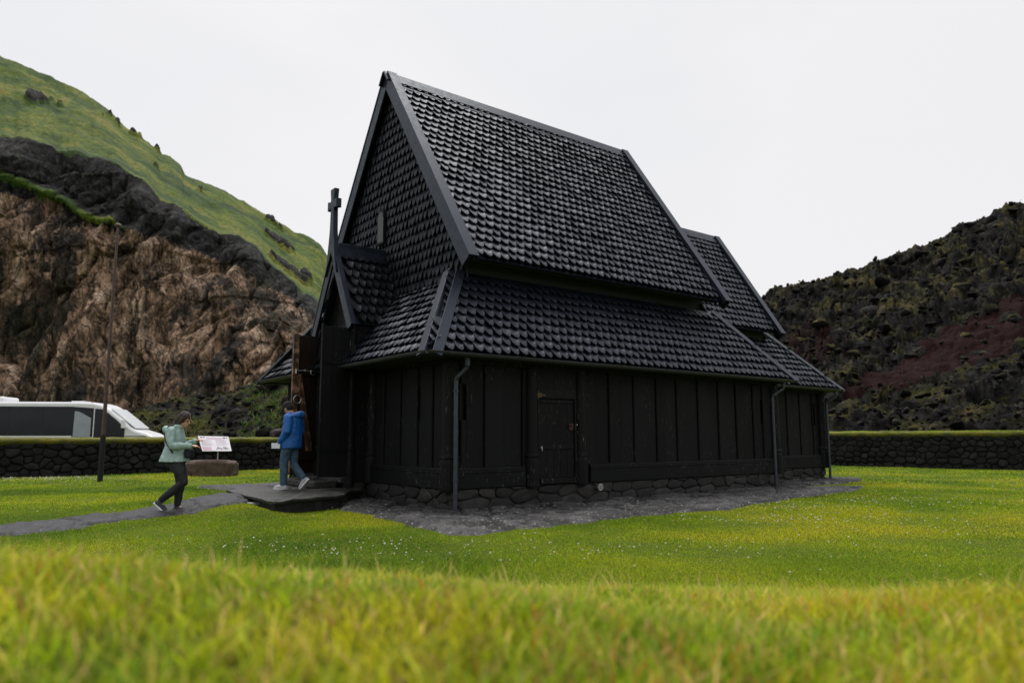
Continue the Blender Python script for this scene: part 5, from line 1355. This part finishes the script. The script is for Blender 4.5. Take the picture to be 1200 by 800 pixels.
def person_woman():
    rz=R(4); r0=ray(203,602); t=-H/r0[2]; bx,by=r0[0]*t,r0[1]*t
    e=empty('person',(bx,by,.04),rz); tag(e,'woman in mint green hooded jacket and black trousers walking along the stone path','person')
    # x forward, y left(away from camera), z up
    body=MB()
    hc=(.10,0,1.535); rot,f,l,u=head(body,hc,(.84,-.30,-.42),(.46,-.1,.88),1.02)
    chain(body,[(-.03,0,1.33),(.035,0,1.42),(.07,0,1.50)],[.065,.055,.055])
    rings_loft(body,[(-.02,0,.80,.10,.14),(-.02,0,.90,.125,.17),(-.03,0,1.08,.11,.145),(-.04,0,1.25,.125,.18),(-.045,0,1.36,.10,.17),(-.02,0,1.41,.06,.08)])
    # near arm (camera side, y<0) reaching forward, far arm likewise holding bag
    for sd in (-1,1):
        sh=(-.06,sd*.185,1.345); 
        el=(.0,sd*.25,1.10) if sd<0 else (.03,sd*.235,1.09)
        wr=(.26,sd*.17,1.10) if sd<0 else (.25,sd*.10,1.17)
        chain(body,[sh,el,wr],[.052,.042,.027])
        dd=Vector(wr)-Vector(el); hand(body,Vector(wr)+dd.normalized()*.03,(dd.normalized()+Vector((0,0,-.12))),(0,0,1),.95,.55,-sd)
    hipn=(-.02,-.09,.86);hipf=(-.02,.09,.86)
    kn=(.17,-.10,.50);an=(-.19,-.09,.185); kf=(.05,.09,.47);af=(.02,.09,.085)
    chain(body,[hipn,kn,an],[.085,.058,.04]); chain(body,[hipf,kf,af],[.085,.058,.04])
    chain(body,[an,(an[0]+.05,an[1],an[2]-.1)],[.035,.03]); chain(body,[af,(.12,.09,.04)],[.035,.03])
    b=remesh(body,'body',M['skin'],e,.0075,2)
    eyes(b,hc,f,l,u)
    # trousers
    t_=MB(); rings_loft(t_,[(-.02,0,.74,.13,.18),(-.03,0,.84,.155,.195),(-.03,0,.95,.145,.19),(-.03,0,1.05,.12,.16)])
    chain(t_,[hipn,(.10,-.10,.68),kn,(-.02,-.095,.34),(an[0]+.02,an[1],an[2]+.04)],[.125,.108,.082,.072,.058]); chain(t_,[hipf,(.03,.09,.66),kf,(.03,.09,.27),(af[0],af[1],.12)],[.12,.10,.078,.07,.056])
    remesh(t_,'trousers',M['blackcloth'],b,.010,3,.006,10)
    # jacket
    j=MB(); rings_loft(j,[(-.035,0,.835,.235,.27),(-.04,0,.86,.232,.262),(-.04,0,.98,.19,.225),(-.035,0,1.10,.155,.195),(-.045,0,1.22,.165,.215),(-.06,0,1.33,.145,.205),(-.05,0,1.39,.11,.15),(-.01,0,1.435,.075,.085)])
    for sd in (-1,1):
        sh=Vector((-.06,sd*.185,1.34)); el=Vector((.0,sd*.25,1.10)) if sd<0 else Vector((.03,sd*.235,1.09)); wr=Vector((.26,sd*.17,1.10)) if sd<0 else Vector((.25,sd*.10,1.17))
        chain(j,[sh,sh.lerp(el,.5)+Vector((-.01,0,0)),el,el.lerp(wr,.5),wr-(wr-el).normalized()*.0],[.088,.082,.074,.064,.052])
    # hood bunched on the back
    chain(j,[(-.10,-.13,1.37),(-.175,-.08,1.375),(-.205,0,1.37),(-.175,.08,1.375),(-.10,.13,1.37)],[.05,.062,.068,.062,.05]); chain(j,[(-.05,-.12,1.40),(.03,-.06,1.425)],[.05,.04]); chain(j,[(-.05,.12,1.40),(.03,.06,1.425)],[.05,.04])
    jk=remesh(j,'jacket',M['mint'],b,.010,3,.008,11,3)
    # strap over shoulder
    s_=MB(); s_.tube([(-.03,-.13,1.462),(-.085,-.215,1.42),(-.135,-.235,1.30),(-.10,-.262,1.18),(-.03,-.285,1.08),(.03,-.265,.98)],.014,8); s_.build('bag_strap',M['blackcloth'],jk)
    bg=MB(); rings_loft(bg,[(.20,-.02,.90,.05,.10),(.205,-.02,.93,.07,.12),(.205,-.02,1.03,.07,.12),(.195,-.02,1.08,.04,.09)]); remesh(bg,'front_bag',M['blackcloth'],jk,.012,2)
    # hair
    h=MB(); hcV=Vector(hc); ell(h,hcV+u*.03-f*.025,(.115,.096,.112),rot); ell(h,hcV-f*.075-u*.02,(.085,.09,.10),rot)
    chain(h,[hcV-f*.07-u*.02,hcV-f*.115-u*.09,hcV-f*.14-u*.14],[.085,.075,.045]); 
    for sd in (-1,1): chain(h,[hcV+l*sd*.070+u*.04+f*.015,hcV+l*sd*.083-u*.02+f*.0,hcV+l*sd*.076-u*.09-f*.02],[.03,.034,.028])
    remesh(h,'hair',M['hairb'],b,.008,2,.008,26,7)
    shoe('shoe',(an[0],an[1],an[2]-.015),(.74,0,-.62),(.62,0,.78),M['shoe'],b)
    shoe('shoe',(af[0],af[1],.075),(1,.05,0),(0,0,1),M['shoe'],b)
    return e
def person_man():
    r0=ray(326,572.5); t=(.262-H)/r0[2]; bx,by=r0[0]*t,r0[1]*t
    e=empty('person',(bx+.18,by+.12,.262),R(180-14)); tag(e,'man in blue rain jacket, jeans and black hat stepping out on the doorstep slab','person')
    # local x forward (towards image left), y to his left = towards camera is +y
    body=MB(); hc=(.10,0,1.60); rot,f,l,u=head(body,hc,(.8,-.28,-.55),(.55,0,.84),1.03)
    chain(body,[(-.03,0,1.40),(.03,0,1.49),(.06,0,1.56)],[.07,.06,.06])
    rings_loft(body,[(0,0,.84,.10,.15),(0,0,.95,.12,.17),(-.01,0,1.12,.12,.16),(-.03,0,1.32,.13,.19),(-.035,0,1.43,.10,.18),(-.02,0,1.48,.06,.08)])
    arms={}
    for sd in (-1,1):
        sh=Vector((-.03,sd*.20,1.40)); el=Vector((-.06,sd*.265,1.13)) ; wr=Vector((.13,sd*.21,.92)) if sd>0 else Vector((.12,sd*.17,.95))
        arms[sd]=(sh,el,wr); chain(body,[sh,el,wr],[.056,.046,.03])
        dd=(wr-el).normalized(); hand(body,wr+dd*.02,dd+Vector((.25,0,0)),(0.3,sd*.9,.3),1.0,.9,1 if sd>0 else -1)
    hn=(0,.09,.92);hf=(0,-.09,.92); kn=(.09,.10,.52);an=(.08,.10,.09); kf=(-.02,-.09,.50);af=(-.26,-.09,.19)
    chain(body,[hn,kn,an],[.085,.06,.042]);chain(body,[hf,kf,af],[.085,.06,.042]); chain(body,[an,(an[0]+.09,an[1],.045)],[.035,.03]);chain(body,[af,(af[0]+.05,af[1],af[2]-.09)],[.035,.03])
    b=remesh(body,'body',M['skin'],e,.0075,2); eyes(b,hc,f,l,u)
    t_=MB(); rings_loft(t_,[(0,0,.78,.13,.18),(0,0,.88,.145,.19),(0,0,1.02,.13,.18)])
    chain(t_,[hn,(.05,.10,.70),kn,(.08,.10,.3),(an[0],an[1],.12)],[.12,.105,.085,.078,.072]);chain(t_,[hf,(-.01,-.09,.70),kf,(-.13,-.09,.34),(af[0]+.02,af[1],af[2]+.04)],[.12,.105,.085,.078,.068])
    remesh(t_,'jeans',M['jeans'],b,.010,3,.007,10,2)
    j=MB(); rings_loft(j,[(0.0,0,.80,.20,.245),(0,0,.83,.205,.25),(-.0,0,.98,.20,.24),(-.01,0,1.15,.185,.225),(-.03,0,1.32,.17,.225),(-.04,0,1.42,.145,.20),(-.03,0,1.475,.10,.12),(.0,0,1.51,.075,.08)])
    for sd in (-1,1):
        sh,el,wr=arms[sd]; chain(j,[sh,sh.lerp(el,.5),el,el.lerp(wr,.5),wr-(wr-el)*.04],[.098,.09,.084,.074,.058])
    chain(j,[(-.10,-.13,1.44),(-.18,-.07,1.475),(-.205,0,1.48),(-.18,.07,1.475),(-.10,.13,1.44)],[.05,.065,.07,.065,.05]); chain(j,[(-.02,-.12,1.475),(.05,-.05,1.50)],[.045,.04]); chain(j,[(-.02,.12,1.475),(.05,.05,1.50)],[.045,.04])
    jk=remesh(j,'jacket',M['blue'],b,.010,3,.009,10,8)
    c=MB(); hv=Vector(hc); ell(c,hv+u*.055-f*.015,(.112,.093,.088),rot); ell(c,hv-f*.05+u*.0,(.075,.088,.09),rot); chain(c,[hv+u*.035+f*.07-l*.05,hv+u*.03+f*.088,hv+u*.035+f*.07+l*.05],[.022,.024,.022])
    remesh(c,'hat',M['cap'],b,.008,2,.003,40)
    shoe('shoe',(an[0],an[1],.075),(1,0,0),(0,0,1),M['greyshoe'],b,1.08); shoe('shoe',(af[0],af[1],af[2]-.01),(.66,0,-.75),(.75,0,.66),M['greyshoe'],b,1.08)
    # folded paper in his hand
    w=arms[1][2]; p=MB(); a=Vector((w.x+.0,w.y+.03,w.z-.07)); p.hexa([a+Vector((-.03,0,-.05)),a+Vector((.17,-.02,-.05)),a+Vector((.17,-.012,-.05)),a+Vector((-.03,.008,-.05)),a+Vector((-.03,0,.05)),a+Vector((.17,-.02,.06)),a+Vector((.17,-.012,.06)),a+Vector((-.03,.008,.05))])
    o=p.build('leaflet',M['paper']); o.matrix_world=Matrix.Translation(e.location)@Matrix.Rotation(e.rotation_euler.z,4,'Z')
    tag(o,'small folded white leaflet held in the hand of the man in blue','leaflet')
    return e
person_woman(); person_man()
# ------------------------------------------------------------------ WORLD, SUN, CAMERA
w=bpy.data.worlds.new('World'); scene.world=w; w.use_nodes=True; ns=w.node_tree.nodes; ls=w.node_tree.links
bg=ns['Background']; sk=ns.new('ShaderNodeTexSky'); sk.sky_type='NISHITA'; sk.sun_disc=False
SEL,SAZ=R(63),R(-14)   # sun elevation; azimuth measured clockwise from +Y
sk.sun_elevation=SEL; sk.sun_rotation=SAZ; sk.air_density=1.0; sk.dust_density=3
tc=ns.new('ShaderNodeTexCoord'); cl_=ns.new('ShaderNodeTexNoise'); cl_.inputs['Scale'].default_value=1.6; cl_.inputs['Detail'].default_value=4; cl_.inputs['Roughness'].default_value=.45
mp=ns.new('ShaderNodeMapping'); mp.inputs['Scale'].default_value=(1,1,2.2); ls.new(tc.outputs['Generated'],mp.inputs['Vector']); ls.new(mp.outputs[0],cl_.inputs['Vector'])
SKYS=.10; KE=.50
cr=ns.new('ShaderNodeValToRGB'); ls.new(cl_.outputs['Fac'],cr.inputs['Fac'])
cr.color_ramp.elements[0].position=.35; cr.color_ramp.elements[0].color=(.80*KE,.815*KE,.835*KE,1); cr.color_ramp.elements[1].position=.62; cr.color_ramp.elements[1].color=(.885*KE,.868*KE,.872*KE,1)
sc=ns.new('ShaderNodeVectorMath'); sc.operation='SCALE'; sc.inputs['Scale'].default_value=1/SKYS; ls.new(cr.outputs[0],sc.inputs[0])
mx=ns.new('ShaderNodeMix'); mx.data_type='RGBA'; mx.inputs[0].default_value=.94; ls.new(sk.outputs[0],mx.inputs[6]); ls.new(sc.outputs[0],mx.inputs[7]); ls.new(mx.outputs[2],bg.inputs['Color'])
bg.inputs['Strength'].default_value=SKYS
sun=bpy.data.lights.new('sun','SUN'); sun.energy=1.5; sun.angle=R(44); sun.color=(1,.98,.95)
so=bpy.data.objects.new('sun',sun); COL.objects.link(so)
dv=Vector((math.sin(SAZ)*math.cos(SEL),math.cos(SAZ)*math.cos(SEL),math.sin(SEL))); so.rotation_euler=dv.to_track_quat('Z','Y').to_euler(); so.location=(20,-20,40)
cam=bpy.data.cameras.new('camera'); co=bpy.data.objects.new('camera',cam); COL.objects.link(co); scene.camera=co
co.matrix_world=Matrix.Translation((0,0,H))@Matrix.Rotation(math.pi/2+PITCH,4,'X')@Matrix.Rotation(-ROLL,4,'Z')
cam.sensor_width=36; cam.lens=F/1200*36; cam.clip_end=6000; cam.clip_start=.05
cam.dof.use_dof=True; cam.dof.focus_distance=13.5; cam.dof.aperture_fstop=1.35
vs=scene.view_settings; vs.view_transform='Standard'; vs.look='None'; vs.exposure=1.0; vs.gamma=1; vs.use_curve_mapping=False
